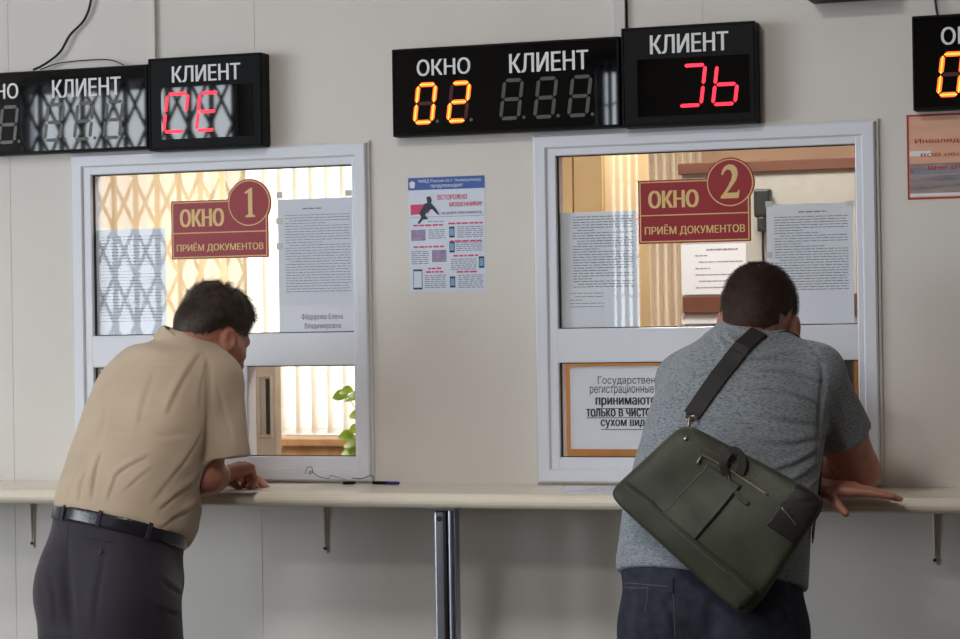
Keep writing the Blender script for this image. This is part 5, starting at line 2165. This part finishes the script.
def patch(name, s0, s1, t0, t1, lift, m, parent=root3, n=28):
    b = MB()
    T_ = [[b.bm.verts.new(bag_front(s0+(s1-s0)*i/n, t0+(t1-t0)*j/n, lift)) for i in range(n+1)] for j in range(n+1)]
    L_ = [[b.bm.verts.new(bag_front(s0+(s1-s0)*i/n, t0+(t1-t0)*j/n, -.002)) for i in range(n+1)] for j in range(n+1)]
    for j in range(n):
        for i in range(n):
            b.bm.faces.new((T_[j][i], T_[j][i+1], T_[j+1][i+1], T_[j+1][i]))
            b.bm.faces.new((L_[j][i], L_[j+1][i], L_[j+1][i+1], L_[j][i+1]))
    rm = [(0, i) for i in range(n)]+[(j, n) for j in range(n)]+[(n, i) for i in range(n, 0, -1)]+[(j, 0) for j in range(n, 0, -1)]
    for q in range(len(rm)):
        (j0, i0), (j1, i1) = rm[q], rm[(q+1) % len(rm)]
        b.bm.faces.new((T_[j0][i0], L_[j0][i0], L_[j1][i1], T_[j1][i1]))
    return b.build(name, m, parent, True)


def bag_line(name, st, r, m, lift=.002, parent=root3, n=10):
    P = spline([np.array([a, c, 0]) for a, c in st], n)
    return MB().tube([bag_front(p[0], p[1], lift) for p in P], r, 8).build(name, m, parent, True)


def inv_px(u, v):
    """bag coordinates of a photo pixel"""
    best = None
    s, t = .5, .5
    for it in range(30):
        p = bag_front(s, t)
        d = p-CAM
        q = np.array([480+FPX*(d@_r)/(d@_f), 319.5-FPX*(d@_u)/(d@_f)])
        e = np.array([u, v])-q
        if np.abs(e).max() < .05:
            break
        h = .01
        Jm = []
        for (a, c) in ((h, 0), (0, h)):
            d2 = bag_front(min(1, max(0, s+a)), min(1, max(0, t+c)))-CAM
            Jm.append((np.array([480+FPX*(d2@_r)/(d2@_f), 319.5-FPX*(d2@_u)/(d2@_f)])-q)/h)
        st = np.linalg.lstsq(np.array(Jm).T, e, rcond=None)[0]*.7
        s, t = min(.985, max(.015, s+st[0])), min(.985, max(.015, t+st[1]))
    return s, t


patch('bottom_band', .03, .97, .80, .985, .0055, MT['bag_band'])
patch('front_pocket', .30, .54, .24, .795, .005, MT['bag'])
patch('corner_flap', .80, .99, .012, .38, .005, MT['bag_dark'])
bag_line('piping', [(.03, .795), (.3, .795), (.6, .795), (.97, .795)], .0028, MT['bag_band'])
bag_line('stitching', [(.06, .13), (.3, .125), (.6, .13), (.94, .13)], .0009, MT['stitch'], .001)
bag_line('stitching', [(.31, .25), (.31, .5), (.31, .78)], .0009, MT['stitch'], .0055)
bag_line('stitching', [(.53, .25), (.53, .5), (.53, .78)], .0009, MT['stitch'], .0055)
bag_line('stitching', [(.04, .83), (.3, .83), (.6, .83), (.96, .83)], .0008, MT['stitch'], .006)
MB().tube(spline([on_bag(*p, .0015) for p in ((702, 455), (712, 460), (722, 466), (734, 473), (745, 480), (757, 488), (768, 495))], 4), .0022, 8).build('zipper', MT['brass'], root3, True)
MB().tube(spline([on_bag(*p, .0065) for p in ((782, 508), (789, 516), (797, 526))], 4), .0016, 8).build('zipper', MT['brass'], root3, True)
zt_ = on_bag(702, 455)
pl_ = on_bag(698, 464)
MB().tube([zt_+BN*.004, zt_*.4+pl_*.6+BN*.006, pl_+BN*.004], [.003, .0022, .004], 8).build('zipper_pull', MT['brass'], root3, True)


def front_at(u, v, lift):
    d = ray(u, v)
    q_ = KC[0]+BN*(TH+.006+lift)
    return CAM+d*(((q_-CAM)@BN)/(d@BN))


# carrying handle loop
hp = [(726, 476), (724, 464), (728, 455), (735, 452), (741, 456), (743, 466), (740, 474)]
P = [on_bag(p[0], p[1], .001+.014*math.sin(math.pi*i/6)) for i, p in enumerate(hp)]
P = spline(P, 6)
ribbon('handle', P, [BN]*len(P), .019, .004, MT['bag_dark'], root3)
hp = [(727, 473), (730, 484), (738, 495), (748, 504)]
P = spline([on_bag(p[0], p[1], .002) for p in hp], 6)
ribbon('handle_tab', P, [BN]*len(P), .010, .003, MT['bag_band'], root3)
# strap over the shoulder
pts, nor = [], []
for (u, v) in ((692, 416), (703, 400), (717, 380), (731, 362), (746, 344), (757, 334)):
    p = S2.project(S2.hit(u, v), .003)
    pts.append(p)
    nor.append(S2.grad(p))
last = pts[-1]
over = [V(.022, .04, .012), V(.04, .085, -.005), V(.07, .13, -.06), V(.12, .16, -.14), V(.17, .16, -.24), V(.21, .10, -.36), V(.22, .0, -.42), V(.20, -.08, -.45)]
for o_ in over:
    p = ST.project(last+o_, .003)
    pts.append(p)
    nor.append(ST.grad(p))
pp_ = spline(pts, 8)
pp_ = [(S2 if i < 42 else ST).project(p, .003) for i, p in enumerate(pp_)]
gg_ = np.array([ST.grad(p) for p in pp_])
nn_ = [nrm(gg_[max(0, i-6):i+7].mean(0)) for i in range(len(gg_))]
strap = ribbon('strap', pp_, nn_, .042, .003, MT['webbing'], root3)
c0 = pts[0]
c1 = bag_front(*inv_px(686, 440))
MB().tube([c0+V(0, -.004, .004), c0+V(-.004, -.006, -.012)], [.011, .009], 10).build('strap_end', MT['webbing'], root3, True)
b = MB()
mid_ = c0*.55+c1*.45+BN*.004
ring_ = []
ux = nrm(np.cross(BN, c1-c0))
uy = nrm(c1-c0)
for k in range(25):
    a = 2*math.pi*k/24
    ring_.append(c0+uy*.016+BN*.006+ux*.012*math.cos(a)+uy*.010*math.sin(a))
b.tube(ring_, .003, 8)
b.build('strap_ring', MT['brass'], root3, True)
MB().tube(spline([c0+uy*.024+BN*.007, c0+uy*.034+BN*.009, c0*.2+c1*.8+BN*.006, c1+BN*.003], 5), .005, 8).build('clip', MT['brass'], root3, True)
